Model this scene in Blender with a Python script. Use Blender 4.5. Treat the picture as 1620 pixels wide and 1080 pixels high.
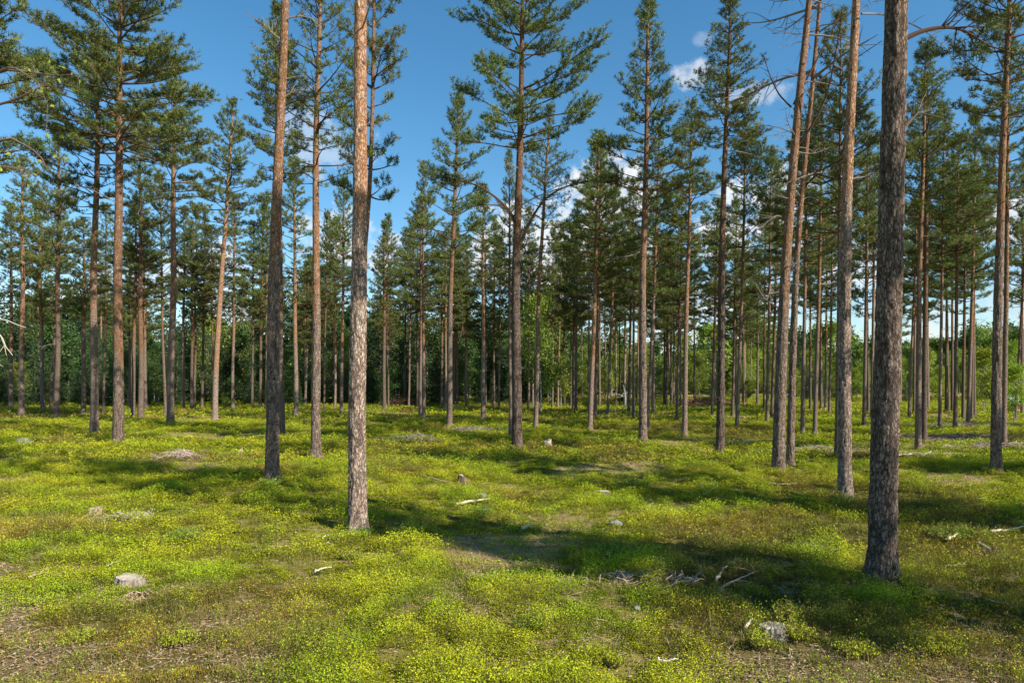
import bpy, math, random
import numpy as np
from mathutils import Vector, Matrix

for o in list(bpy.data.objects):
    bpy.data.objects.remove(o, do_unlink=True)
SC = bpy.context.scene
COL = SC.collection
R = math.radians

# ---------------------------------------------------------------- camera
CAMH = 2.4
FPX = 1080.0            # focal length in pixels of the 1620x1080 photograph
HOR = 597.0             # row of the horizon
cam = bpy.data.cameras.new('camera')
cam.sensor_width = 36.0
cam.lens = 24.0
cam.shift_y = (HOR - 540.0) / 1620.0
cam.clip_start = 0.05
cam.clip_end = 12000.0
camo = bpy.data.objects.new('camera', cam)
camo.location = (0, 0, CAMH)
camo.rotation_euler = (R(90), 0, 0)
COL.objects.link(camo)
SC.camera = camo

# ---------------------------------------------------------------- light
SUN_AZ = 124.0          # degrees clockwise from +Y towards +X: behind the camera, to the right
SUN_EL = 37.0
to_sun = Vector((math.sin(R(SUN_AZ)) * math.cos(R(SUN_EL)), math.cos(R(SUN_AZ)) * math.cos(R(SUN_EL)), math.sin(R(SUN_EL))))
sl = bpy.data.lights.new('sun', 'SUN')
sl.energy = 5.0
sl.angle = R(0.53)
sl.color = (1.0, 0.93, 0.82)
so = bpy.data.objects.new('sun', sl)
so.rotation_euler = to_sun.to_track_quat('Z', 'Y').to_euler()
so.location = (20, -20, 30)
COL.objects.link(so)

SC.view_settings.view_transform = 'Standard'
SC.view_settings.look = 'None'
SC.view_settings.exposure = 0.66
SC.view_settings.gamma = 1.0
SC.view_settings.use_curve_mapping = False
SC.cycles.max_bounces = 6
SC.cycles.diffuse_bounces = 3
SC.cycles.glossy_bounces = 2
SC.cycles.transmission_bounces = 3
SC.cycles.transparent_max_bounces = 4

# ---------------------------------------------------------------- node helper
class NT:
    def __init__(s, nt):
        s.nt = nt
    def n(s, kind, **kw):
        nd = s.nt.nodes.new(kind)
        for k, v in kw.items():
            if k.startswith('i_'):
                key = k[2:]
                key = int(key) if key.isdigit() else key.replace('_', ' ')
                if hasattr(v, 'is_output'):
                    s.nt.links.new(v, nd.inputs[key])
                else:
                    nd.inputs[key].default_value = v
            else:
                setattr(nd, k, v)
        return nd
    def link(s, a, b):
        s.nt.links.new(a, b)
    def math(s, op, a, b=0.0, c=0.0, clamp=False):
        nd = s.nt.nodes.new('ShaderNodeMath'); nd.operation = op; nd.use_clamp = clamp
        for i, v in enumerate((a, b, c)):
            if hasattr(v, 'is_output'):
                s.nt.links.new(v, nd.inputs[i])
            else:
                nd.inputs[i].default_value = v
        return nd.outputs[0]
    def mix(s, f, a, b, mode='MIX'):
        nd = s.nt.nodes.new('ShaderNodeMix'); nd.data_type = 'RGBA'; nd.blend_type = mode
        for i, v in ((0, f), (6, a), (7, b)):
            if hasattr(v, 'is_output'):
                s.nt.links.new(v, nd.inputs[i])
            else:
                nd.inputs[i].default_value = v if i == 0 else (v[0], v[1], v[2], 1)
        return nd.outputs[2]
    def ramp(s, f, stops):
        nd = s.nt.nodes.new('ShaderNodeValToRGB')
        el = nd.color_ramp.elements
        while len(el) < len(stops):
            el.new(0.5)
        for e, (p, c) in zip(el, stops):
            e.position = p
            e.color = (c, c, c, 1) if not hasattr(c, '__len__') else (c[0], c[1], c[2], 1)
        s.nt.links.new(f, nd.inputs[0])
        return nd.outputs[0]
    def sstep(s, x, lo, hi):
        nd = s.nt.nodes.new('ShaderNodeMapRange'); nd.interpolation_type = 'SMOOTHSTEP'
        s.nt.links.new(x, nd.inputs[0])
        nd.inputs[1].default_value = lo; nd.inputs[2].default_value = hi
        return nd.outputs[0]

# ---------------------------------------------------------------- sky (world)
W = bpy.data.worlds.new('World')
SC.world = W
W.use_nodes = True
wt = NT(W.node_tree)
W.node_tree.nodes.clear()
sky = wt.n('ShaderNodeTexSky', sky_type='NISHITA')
sky.sun_disc = False
sky.sun_elevation = R(SUN_EL)
sky.sun_rotation = R(SUN_AZ)
sky.altitude = 100
sky.air_density = 1.0
sky.dust_density = 0.3
sky.ozone_density = 3.0
tc = wt.n('ShaderNodeTexCoord')
sep = wt.n('ShaderNodeSeparateXYZ', i_0=tc.outputs['Generated'])
dx, dy, dz = sep.outputs
hl = wt.math('MAXIMUM', wt.math('SQRT', wt.math('ADD', wt.math('MULTIPLY', dx, dx), wt.math('MULTIPLY', dy, dy))), 0.01)
az = wt.math('ARCTAN2', dx, dy)                 # azimuth, 0 at +Y
tanel = wt.math('DIVIDE', dz, hl)
el = wt.math('ARCTANGENT', tanel)
nz = wt.n('ShaderNodeTexNoise', i_Vector=tc.outputs['Generated'], i_Scale=14.0, i_Detail=9.0, i_Roughness=0.64)
nv = wt.math('SUBTRACT', nz.outputs['Fac'], 0.5)
nz2 = wt.n('ShaderNodeTexNoise', i_Vector=tc.outputs['Generated'], i_Scale=42.0, i_Detail=5.0, i_Roughness=0.6)
nv2 = wt.math('SUBTRACT', nz2.outputs['Fac'], 0.5)
def px_azel(px, py):
    x = (px - 810) / FPX; z = (HOR - py) / FPX
    return math.atan2(x, 1.0), math.atan(z / math.hypot(x, 1.0))
mask = None
for (px, py, rx, ry, amp) in [(1095, 120, 32, 18, .62), (1190, 152, 54, 14, .42), (1112, 60, 14, 9, .22), (880, 400, 125, 72, 1.0), (966, 318, 72, 50, 1.0),
                              (1235, 330, 72, 58, 1.0), (1140, 368, 62, 46, 1.0), (740, 415, 80, 34, .95), (515, 372, 62, 34, .9), (505, 225, 60, 42, .4), (640, 405, 60, 24, .75),
                              (1560, 352, 110, 34, .85), (1400, 420, 90, 36, .7), (1010, 395, 60, 30, .8), (300, 430, 110, 40, .8), (90, 500, 90, 40, .85), (380, 520, 60, 50, .9), (1120, 470, 120, 40, .7)]:
    a0, e0 = px_azel(px, py)
    k = 1.0 / math.hypot((px - 810) / FPX, 1.0)
    ra, re = rx / FPX * k * k * 1.25, ry / FPX * k * 1.25
    qa = wt.math('DIVIDE', wt.math('SUBTRACT', az, a0), ra)
    qe = wt.math('DIVIDE', wt.math('SUBTRACT', el, e0), re)
    d2 = wt.math('ADD', wt.math('MULTIPLY', qa, qa), wt.math('MULTIPLY', qe, qe))
    v = wt.math('SUBTRACT', 1.0, d2)
    v = wt.math('ADD', v, wt.math('MULTIPLY', nv, 5.0))
    v = wt.math('ADD', v, wt.math('MULTIPLY', nv2, 2.6))
    m = wt.math('MULTIPLY', wt.sstep(v, -0.1, 1.0), amp)
    mask = m if mask is None else wt.math('MAXIMUM', mask, m)
# thin far cumulus all round the horizon
lowband = wt.sstep(el, 0.17, 0.05)
cl = wt.math('MULTIPLY', wt.sstep(wt.math('ADD', nz.outputs['Fac'], wt.math('MULTIPLY', nv2, 0.3)), 0.46, 0.60), lowband)
mask = wt.math('MAXIMUM', mask, wt.math('MULTIPLY', cl, 0.55))
STR = 0.075
hs = wt.n('ShaderNodeHueSaturation', i_Hue=0.490, i_Saturation=1.24, i_Value=1.46, i_Color=sky.outputs[0])
shade = wt.sstep(nz2.outputs['Fac'], 0.25, 0.6)
ccol = wt.mix(shade, (0.38 / STR, 0.44 / STR, 0.52 / STR), (0.60 / STR, 0.62 / STR, 0.64 / STR))
skyc = wt.mix(mask, hs.outputs[0], ccol)
bg = wt.n('ShaderNodeBackground', i_Color=skyc, i_Strength=STR)
wo = wt.n('ShaderNodeOutputWorld', i_Surface=bg.outputs[0])

# ---------------------------------------------------------------- numpy noise
def _hash(ix, iy, iz, seed):
    h = (ix.astype(np.int64) * 374761393 + iy.astype(np.int64) * 668265263 + iz.astype(np.int64) * 2147483647 + seed * 974711) & 0xFFFFFFFF
    h = ((h ^ (h >> 13)) * 1274126177) & 0xFFFFFFFF
    h = ((h ^ (h >> 16)) * 2246822519) & 0xFFFFFFFF
    return ((h ^ (h >> 15)) & 0xFFFFFF) / float(0xFFFFFF)
def vnoise(x, y, z=None, seed=0):
    x = np.asarray(x, float); y = np.asarray(y, float)
    z = np.zeros_like(x) if z is None else np.asarray(z, float)
    ix, iy, iz = np.floor(x), np.floor(y), np.floor(z)
    fx, fy, fz = x - ix, y - iy, z - iz
    fx = fx * fx * (3 - 2 * fx); fy = fy * fy * (3 - 2 * fy); fz = fz * fz * (3 - 2 * fz)
    r = 0
    for a in (0, 1):
        for b in (0, 1):
            for c in (0, 1):
                if c and not z.any():
                    continue
                w = (fx if a else 1 - fx) * (fy if b else 1 - fy) * (fz if c else 1 - fz)
                r = r + w * _hash(ix + a, iy + b, iz + c, seed)
    return r
def fbm(x, y, z=None, seed=0, oct=3, gain=0.5):
    s, a, t = 0, 1.0, 0
    for i in range(oct):
        f = 2.03 ** i
        s = s + a * vnoise(x * f + 17.3 * i, y * f - 9.1 * i, None if z is None else z * f, seed + i * 31)
        t += a; a *= gain
    return s / t
def ss(x, lo, hi):
    t = np.clip((x - lo) / (hi - lo), 0, 1)
    return t * t * (3 - 2 * t)

# ---------------------------------------------------------------- terrain
def terrain(x, y):
    x = np.asarray(x, float); y = np.asarray(y, float)
    d = np.hypot(x, y)
    fade = ss(d, 2.0, 6.0)
    h = (fbm(x / 5.5, y / 5.5, seed=5, oct=3) - 0.5) * 0.34
    h = h + (fbm(x / 1.1, y / 1.1, seed=9, oct=3) - 0.5) * 0.16
    far = ss(d, 120, 600)
    return h * (0.35 + 0.65 * fade) * (1 - far) - 0.0
def th(x, y):
    return float(terrain(np.array([x]), np.array([y]))[0])
def ground_at(px, py):
    """where the ray through a pixel meets the terrain"""
    sx = (px - 810) / FPX; sz = (HOR - py) / FPX
    t = CAMH / max(-sz, 1e-3)
    lo = 2.0
    ts = np.linspace(2.0, t * 1.25 + 3, 4000)
    z = CAMH + sz * ts - terrain(sx * ts, ts)
    i = int(np.argmax(z < 0)) if (z < 0).any() else len(ts) - 1
    t = float(ts[i])
    return Vector((sx * t, t, th(sx * t, t)))
def patch(x, y):
    """0 = bare needle litter / dry moss, 1 = thick bilberry"""
    d = np.hypot(x, y)
    v = fbm(x / 2.6, y / 2.6, seed=21, oct=4, gain=0.55)
    v = v + 0.10 * ss(d, 6, 11) - 0.035 * ss(-d, -6.6, -5.0)
    v = v + 0.05 * np.exp(-(((x + 4.0) / 2.2) ** 2 + ((y - 5.6) / 1.6) ** 2))
    v = v - 0.17 * np.exp(-(((x - 0.45) / 1.3) ** 2 + ((y - 9.3) / 0.7) ** 2))
    v = v - 0.28 * np.exp(-(((x - 16.0) / 5.5) ** 2 + ((y - 24.5) / 2.6) ** 2))
    v = v - 0.16 * np.exp(-(((x - 5.2) / 2.0) ** 2 + ((y - 5.6) / 0.7) ** 2))
    return ss(v + 0.025, 0.34, 0.60)
def heath(x, y):
    """1 = brown-olive heather patches"""
    v = fbm(x / 3.4 + 40, y / 3.4 - 11, seed=77, oct=3)
    v = v + 0.10 * np.exp(-(((x - 4.3) / 2.2) ** 2 + ((y - 6.9) / 1.0) ** 2))
    return ss(v, 0.56, 0.70)

# ---------------------------------------------------------------- mesh helpers
def mesh_np(name, verts, tris, mats, col=None, midx=None, smooth=False, quads=None):
    me = bpy.data.meshes.new(name)
    verts = np.asarray(verts, np.float32)
    me.vertices.add(len(verts))
    me.vertices.foreach_set('co', verts.ravel())
    nt = 0 if tris is None else len(tris)
    nq = 0 if quads is None else len(quads)
    idx = []
    if nt: idx.append(np.asarray(tris, np.int32).ravel())
    if nq: idx.append(np.asarray(quads, np.int32).ravel())
    idx = np.concatenate(idx)
    me.loops.add(len(idx))
    me.loops.foreach_set('vertex_index', idx)
    me.polygons.add(nt + nq)
    st = np.concatenate([np.arange(nt) * 3, nt * 3 + np.arange(nq) * 4]).astype(np.int32)
    me.polygons.foreach_set('loop_start', st)
    if midx is not None:
        me.polygons.foreach_set('material_index', np.asarray(midx, np.int32))
    me.polygons.foreach_set('use_smooth', np.full(nt + nq, bool(smooth)))
    if col is not None:
        a = me.attributes.new('Col', 'FLOAT_COLOR', 'POINT')
        c = np.ones((len(verts), 4), np.float32); c[:, :3] = col
        a.data.foreach_set('color', c.ravel())
    me.update(calc_edges=True)
    for m in mats:
        me.materials.append(m)
    return me
def link(name, me, parent=None, loc=(0, 0, 0), rot=(0, 0, 0), scale=(1, 1, 1)):
    o = bpy.data.objects.new(name, me)
    o.location = loc; o.rotation_euler = rot; o.scale = scale
    if parent is not None: o.parent = parent
    COL.objects.link(o)
    return o
def tag(o, label=None, cat=None, group=None, kind=None):
    if label: o['label'] = label
    if cat: o['category'] = cat
    if group: o['group'] = group
    if kind: o['kind'] = kind
    return o
def root(name, loc, label, cat, group=None):
    return tag(link(name, None, None, loc), label, cat, group)
class Geo:
    def __init__(s):
        s.v, s.f, s.c, s.m, s.n = [], [], [], [], 0
    def add(s, v, f, c=None, m=0):
        v = np.asarray(v, float)
        s.v.append(v); s.f.append(np.asarray(f, int) + s.n); s.n += len(v)
        cc = np.zeros((len(v), 3)); 
        if c is not None: cc[:] = c
        s.c.append(cc); s.m.append(np.full(len(f), m))
    def mesh(s, name, mats, smooth=False):
        return mesh_np(name, np.concatenate(s.v), np.concatenate(s.f), mats, np.concatenate(s.c), np.concatenate(s.m), smooth)
def tube(pts, rad, sides=5, cap=False):
    pts = np.asarray(pts, float); rad = np.asarray(rad, float); n = len(pts)
    d = np.gradient(pts, axis=0)
    d /= np.linalg.norm(d, axis=1)[:, None] + 1e-9
    ref = np.array([0.0, 0.0, 1.0]) if abs(d[:, 2].mean()) < 0.8 else np.array([1.0, 0.0, 0.0])
    u = np.cross(d, ref); u /= np.linalg.norm(u, axis=1)[:, None] + 1e-9
    w = np.cross(d, u)
    a = np.arange(sides) * 2 * math.pi / sides
    v = pts[:, None, :] + rad[:, None, None] * (np.cos(a)[None, :, None] * u[:, None, :] + np.sin(a)[None, :, None] * w[:, None, :])
    v = v.reshape(-1, 3)
    i = np.arange(n - 1)[:, None] * sides; j = np.arange(sides)[None, :]; j2 = (j + 1) % sides
    A, B, C_, D = i + j, i + j2, i + sides + j2, i + sides + j
    f = np.concatenate([np.stack([A, D, B], -1).reshape(-1, 3), np.stack([B, D, C_], -1).reshape(-1, 3)])
    if cap:
        k = len(v); v = np.concatenate([v, pts[-1:], pts[:1]])
        e = (n - 1) * sides
        jj = np.arange(sides); jn = (jj + 1) % sides
        f = np.concatenate([f, np.stack([e + jj, np.full(sides, k), e + jn], -1), np.stack([jn, np.full(sides, k + 1), jj], -1)])
    return v, f

# ---------------------------------------------------------------- materials
def new_mat(name):
    m = bpy.data.materials.new(name); m.use_nodes = True
    m.node_tree.nodes.clear()
    return m, NT(m.node_tree)
def bsdf_out(t, color, rough=0.85, normal=None, spec=0.25, trans=None):
    b = t.n('ShaderNodeBsdfPrincipled', i_Roughness=rough)
    b.inputs['Specular IOR Level'].default_value = spec
    if hasattr(color, 'is_output'): t.link(color, b.inputs['Base Color'])
    else: b.inputs['Base Color'].default_value = (*color, 1)
    if normal is not None: t.link(normal, b.inputs['Normal'])
    sh = b.outputs[0]
    if trans:
        tr = t.n('ShaderNodeBsdfTranslucent')
        if hasattr(color, 'is_output'):
            t.link(t.mix(1.0, color, trans[1], 'MULTIPLY'), tr.inputs[0])
        mx = t.n('ShaderNodeMixShader', i_0=trans[0], i_1=sh, i_2=tr.outputs[0])
        sh = mx.outputs[0]
    t.n('ShaderNodeOutputMaterial', i_Surface=sh)

def leaf_mat(name, trans, rough=0.6, spec=0.3):
    m, t = new_mat(name)
    a = t.n('ShaderNodeAttribute', attribute_name='Col')
    oi = t.n('ShaderNodeObjectInfo')
    v = t.math('MULTIPLY_ADD', oi.outputs['Random'], 0.36, 0.84)
    hs_ = t.n('ShaderNodeHueSaturation', i_Color=a.outputs['Color'], i_Value=v)
    h = t.math('MULTIPLY_ADD', oi.outputs['Random'], 0.03, 0.485)
    t.link(h, hs_.inputs['Hue'])
    bsdf_out(t, hs_.outputs[0], rough, None, spec, trans)
    return m
M_NEEDLE = leaf_mat('pine needles', (0.22, (1.2, 1.3, 0.6)), 0.55, 0.35)
M_LEAF = leaf_mat('broad leaves', (0.30, (1.25, 1.3, 0.5)), 0.5, 0.35)
M_SHRUB = leaf_mat('bilberry leaves', (0.16, (1.15, 1.2, 0.5)), 0.85, 0.10)

def bark_mat(name, hero=False):
    m, t = new_mat(name)
    tcn = t.n('ShaderNodeTexCoord'); oi = t.n('ShaderNodeObjectInfo')
    off = t.n('ShaderNodeCombineXYZ', i_2=t.math('MULTIPLY', oi.outputs['Random'], 37.0))
    vec = t.n('ShaderNodeVectorMath', operation='ADD', i_0=tcn.outputs['Object'], i_1=off.outputs[0]).outputs[0]
    def sc(a, b):
        return t.n('ShaderNodeVectorMath', operation='MULTIPLY', i_0=vec, i_1=(a, a, b)).outputs[0]
    at = t.n('ShaderNodeAttribute', attribute_name='Col')
    sp = t.n('ShaderNodeSeparateColor', i_0=at.outputs['Color'])
    orange, cavity = sp.outputs[0], sp.outputs[1]
    n1 = t.n('ShaderNodeTexNoise', i_Vector=sc(1, 1), i_Scale=26.0, i_Detail=5.0, i_Roughness=0.65)
    warp = t.n('ShaderNodeVectorMath', operation='MULTIPLY_ADD', i_0=n1.outputs['Color'], i_1=(1.7, 1.7, 1.3), i_2=sc(34, 10)).outputs[0]
    vo = t.n('ShaderNodeTexVoronoi', feature='DISTANCE_TO_EDGE', i_Vector=warp, i_Scale=1.0)
    fis = t.math('MAXIMUM', t.ramp(vo.outputs['Distance'], [(0.0, 0.0), (0.16, 1.0)]), t.ramp(n1.outputs[0], [(0.42, 0.0), (0.66, 0.8)]))
    vc = t.n('ShaderNodeTexVoronoi', feature='F1', i_Vector=warp, i_Scale=1.0)
    vr = t.n('ShaderNodeSeparateColor', i_0=vc.outputs['Color']).outputs[0]
    n2 = t.n('ShaderNodeTexNoise', i_Vector=sc(60, 26), i_Scale=1.0, i_Detail=4.0, i_Roughness=0.7)
    n3 = t.n('ShaderNodeTexNoise', i_Vector=sc(3, 1.2), i_Scale=1.0, i_Detail=3.0)
    low = t.mix(t.ramp(n2.outputs[0], [(0.3, 0.0), (0.7, 1.0)]), (0.235, 0.165, 0.122), (0.48, 0.37, 0.285))
    low = t.mix(t.math('MULTIPLY', vr, 0.45), low, (0.30, 0.19, 0.14))
    low = t.mix(t.ramp(n3.outputs[0], [(0.55, 0.0), (0.75, 0.35)]), low, (0.26, 0.27, 0.23))
    hi = t.mix(t.ramp(n2.outputs[0], [(0.3, 0.0), (0.7, 1.0)]), (0.22, 0.093, 0.038), (0.44, 0.235, 0.115))
    hi = t.mix(t.ramp(vr, [(0.45, 0.0), (0.75, 0.65)]), hi, (0.50, 0.37, 0.27))
    hi = t.mix(t.ramp(n3.outputs[0], [(0.5, 0.0), (0.7, 0.5)]), hi, (0.34, 0.20, 0.13))
    om = t.sstep(t.math('ADD', orange, t.math('MULTIPLY_ADD', n3.outputs[0], 0.9, -0.45)), 0.3, 0.7)
    base = t.mix(om, low, hi)
    dk = t.mix(om, (0.075, 0.052, 0.04), (0.17, 0.085, 0.05))
    fm = t.math('MAXIMUM', fis, t.math('MULTIPLY', om, 0.3))
    base = t.mix(fm, dk, base)
    base = t.mix(t.math('MULTIPLY', cavity, 0.8), base, dk)
    kn = t.n('ShaderNodeTexVoronoi', feature='F1', i_Vector=sc(1.0, 1.0), i_Scale=4.2)
    kn2 = t.math('ADD', kn.outputs['Distance'], t.math('MULTIPLY_ADD', n1.outputs[0], 0.24, -0.12))
    base = t.mix(t.ramp(kn2, [(0.10, 0.8), (0.19, 0.0)]), base, (0.045, 0.032, 0.026))
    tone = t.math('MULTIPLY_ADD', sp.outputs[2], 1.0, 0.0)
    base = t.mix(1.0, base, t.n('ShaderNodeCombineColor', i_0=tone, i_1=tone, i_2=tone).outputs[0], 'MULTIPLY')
    hgt = t.math('ADD', t.math('MULTIPLY', fis, 1.0), t.math('MULTIPLY', n2.outputs[0], 0.5))
    bmp = t.n('ShaderNodeBump', i_Strength=0.9, i_Distance=0.022, i_Height=hgt)
    bsdf_out(t, base, 0.9, bmp.outputs[0], 0.15)
    return m
M_BARK = bark_mat('pine bark')

def limb_mat():
    m, t = new_mat('branch bark')
    tcn = t.n('ShaderNodeTexCoord')
    n1 = t.n('ShaderNodeTexNoise', i_Vector=tcn.outputs['Object'], i_Scale=5.0, i_Detail=3.0)
    at = t.n('ShaderNodeAttribute', attribute_name='Col')
    c = t.mix(n1.outputs[0], (0.75, 0.75, 0.75), (1.25, 1.2, 1.15))
    bsdf_out(t, t.mix(1.0, at.outputs['Color'], c, 'MULTIPLY'), 0.9, None, 0.1)
    return m
M_LIMB = limb_mat()

def ground_mat():
    m, t = new_mat('forest floor')
    tcn = t.n('ShaderNodeTexCoord')
    V = tcn.outputs['Object']
    at = t.n('ShaderNodeAttribute', attribute_name='Col')
    sp = t.n('ShaderNodeSeparateColor', i_0=at.outputs['Color'])
    green, hth = sp.outputs[0], sp.outputs[1]
    n1 = t.n('ShaderNodeTexNoise', i_Vector=V, i_Scale=38.0, i_Detail=6.0, i_Roughness=0.75)
    n2 = t.n('ShaderNodeTexNoise', i_Vector=V, i_Scale=3.0, i_Detail=5.0, i_Roughness=0.6)
    n3 = t.n('ShaderNodeTexNoise', i_Vector=V, i_Scale=11.0, i_Detail=4.0, i_Roughness=0.6)
    vor = t.n('ShaderNodeTexVoronoi', i_Vector=V, i_Scale=55.0)
    vr = t.n('ShaderNodeSeparateColor', i_0=vor.outputs['Color']).outputs[0]
    lit = t.mix(t.ramp(n1.outputs[0], [(0.3, 0.0), (0.68, 1.0)]), (0.16, 0.11, 0.055), (0.50, 0.36, 0.19))
    lit = t.mix(t.ramp(vr, [(0.78, 0.0), (0.9, 0.5)]), lit, (0.50, 0.38, 0.26))
    moss = t.mix(t.ramp(n1.outputs[0], [(0.3, 0.0), (0.7, 1.0)]), (0.26, 0.20, 0.045), (0.54, 0.42, 0.12))
    mm = t.ramp(n2.outputs[0], [(0.40, 0.0), (0.56, 1.0)])
    mm2 = t.math('MULTIPLY', mm, t.ramp(n3.outputs[0], [(0.36, 0.15), (0.55, 1.0)]))
    c = t.mix(t.math('MULTIPLY', mm2, 0.8), lit, moss)
    gcol = t.mix(n3.outputs[0], (0.15, 0.145, 0.022), (0.37, 0.35, 0.05))
    c = t.mix(t.math('MULTIPLY', green, 0.75), c, gcol)
    c = t.mix(t.math('MULTIPLY', hth, 0.5), c, (0.14, 0.10, 0.05))
    bh = t.math('ADD', n1.outputs[0], t.math('MULTIPLY', n3.outputs[0], 1.6))
    bmp = t.n('ShaderNodeBump', i_Strength=1.0, i_Distance=0.05, i_Height=bh)
    bsdf_out(t, c, 0.95, bmp.outputs[0], 0.1)
    return m
M_GROUND = ground_mat()

def wood_mat(name, cut=False):
    m, t = new_mat(name)
    tcn = t.n('ShaderNodeTexCoord')
    if cut:
        s_ = t.n('ShaderNodeSeparateXYZ', i_0=tcn.outputs['Object'])
        r2 = t.math('SQRT', t.math('ADD', t.math('MULTIPLY', s_.outputs[0], s_.outputs[0]), t.math('MULTIPLY', s_.outputs[1], s_.outputs[1])))
        nn = t.n('ShaderNodeTexNoise', i_Vector=tcn.outputs['Object'], i_Scale=9.0, i_Detail=5.0)
        w = t.math('SINE', t.math('MULTIPLY', t.math('ADD', r2, t.math('MULTIPLY', nn.outputs[0], 0.04)), 420.0))
        c = t.mix(t.math('MULTIPLY_ADD', w, 0.5, 0.5), (0.30, 0.26, 0.21), (0.46, 0.40, 0.32))
        c = t.mix(t.ramp(nn.outputs[0], [(0.5, 0.0), (0.68, 0.75)]), c, (0.24, 0.23, 0.22))
    else:
        st = t.n('ShaderNodeVectorMath', operation='MULTIPLY', i_0=tcn.outputs['Object'], i_1=(40, 40, 9)).outputs[0]
        nn = t.n('ShaderNodeTexNoise', i_Vector=st, i_Scale=1.0, i_Detail=5.0)
        at = t.n('ShaderNodeAttribute', attribute_name='Col')
        c = t.mix(t.ramp(nn.outputs[0], [(0.3, 0.0), (0.7, 1.0)]), (0.45, 0.45, 0.45), (1.25, 1.25, 1.25))
        c = t.mix(1.0, at.outputs['Color'], c, 'MULTIPLY')
    bmp = t.n('ShaderNodeBump', i_Strength=0.6, i_Distance=0.01, i_Height=nn.outputs[0])
    bsdf_out(t, c, 0.9, bmp.outputs[0], 0.15)
    return m
M_CUT = wood_mat('weathered end grain', True)
M_WOOD = wood_mat('dead wood')

def plain(name, c, c2, scale=20.0, rough=0.8):
    m, t = new_mat(name)
    tcn = t.n('ShaderNodeTexCoord')
    nn = t.n('ShaderNodeTexNoise', i_Vector=tcn.outputs['Object'], i_Scale=scale, i_Detail=5.0)
    col = t.mix(t.ramp(nn.outputs[0], [(0.35, 0.0), (0.65, 1.0)]), c, c2)
    bmp = t.n('ShaderNodeBump', i_Strength=0.6, i_Distance=0.02, i_Height=nn.outputs[0])
    bsdf_out(t, col, rough, bmp.outputs[0], 0.2)
    return m
M_STONE = plain('lichen stone', (0.10, 0.11, 0.09), (0.34, 0.33, 0.29), 14)

rng = np.random.default_rng(11)
# ---------------------------------------------------------------- ground sheet
def axis_pos(fine_lo, fine_hi, step, far, grow=1.12):
    a = list(np.arange(fine_lo, fine_hi + 1e-6, step))
    s = step
    while a[-1] < far:
        s *= grow; a.append(a[-1] + s)
    s = step; b = []
    x = fine_lo
    while x > -far:
        s *= grow; x -= s; b.append(x)
    return np.array(b[::-1] + a)
xs = axis_pos(-10, 10, 0.085, 4000, 1.045)
ys = axis_pos(3.5, 17, 0.085, 4000, 1.045)
XX, YY = np.meshgrid(xs, ys)
ZZ = terrain(XX, YY)
gv = np.stack([XX.ravel(), YY.ravel(), ZZ.ravel()], 1)
ni, nj = len(xs), len(ys)
ii = (np.arange(nj - 1)[:, None] * ni + np.arange(ni - 1)[None, :]).ravel()
gq = np.stack([ii, ii + 1, ii + ni + 1, ii + ni], 1)
gc = np.zeros((len(gv), 3)); gc[:, 0] = patch(gv[:, 0], gv[:, 1]); gc[:, 1] = heath(gv[:, 0], gv[:, 1])
g = link('ground', mesh_np('ground', gv, None, [M_GROUND], gc, None, True, gq))
tag(g, kind='structure')

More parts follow.
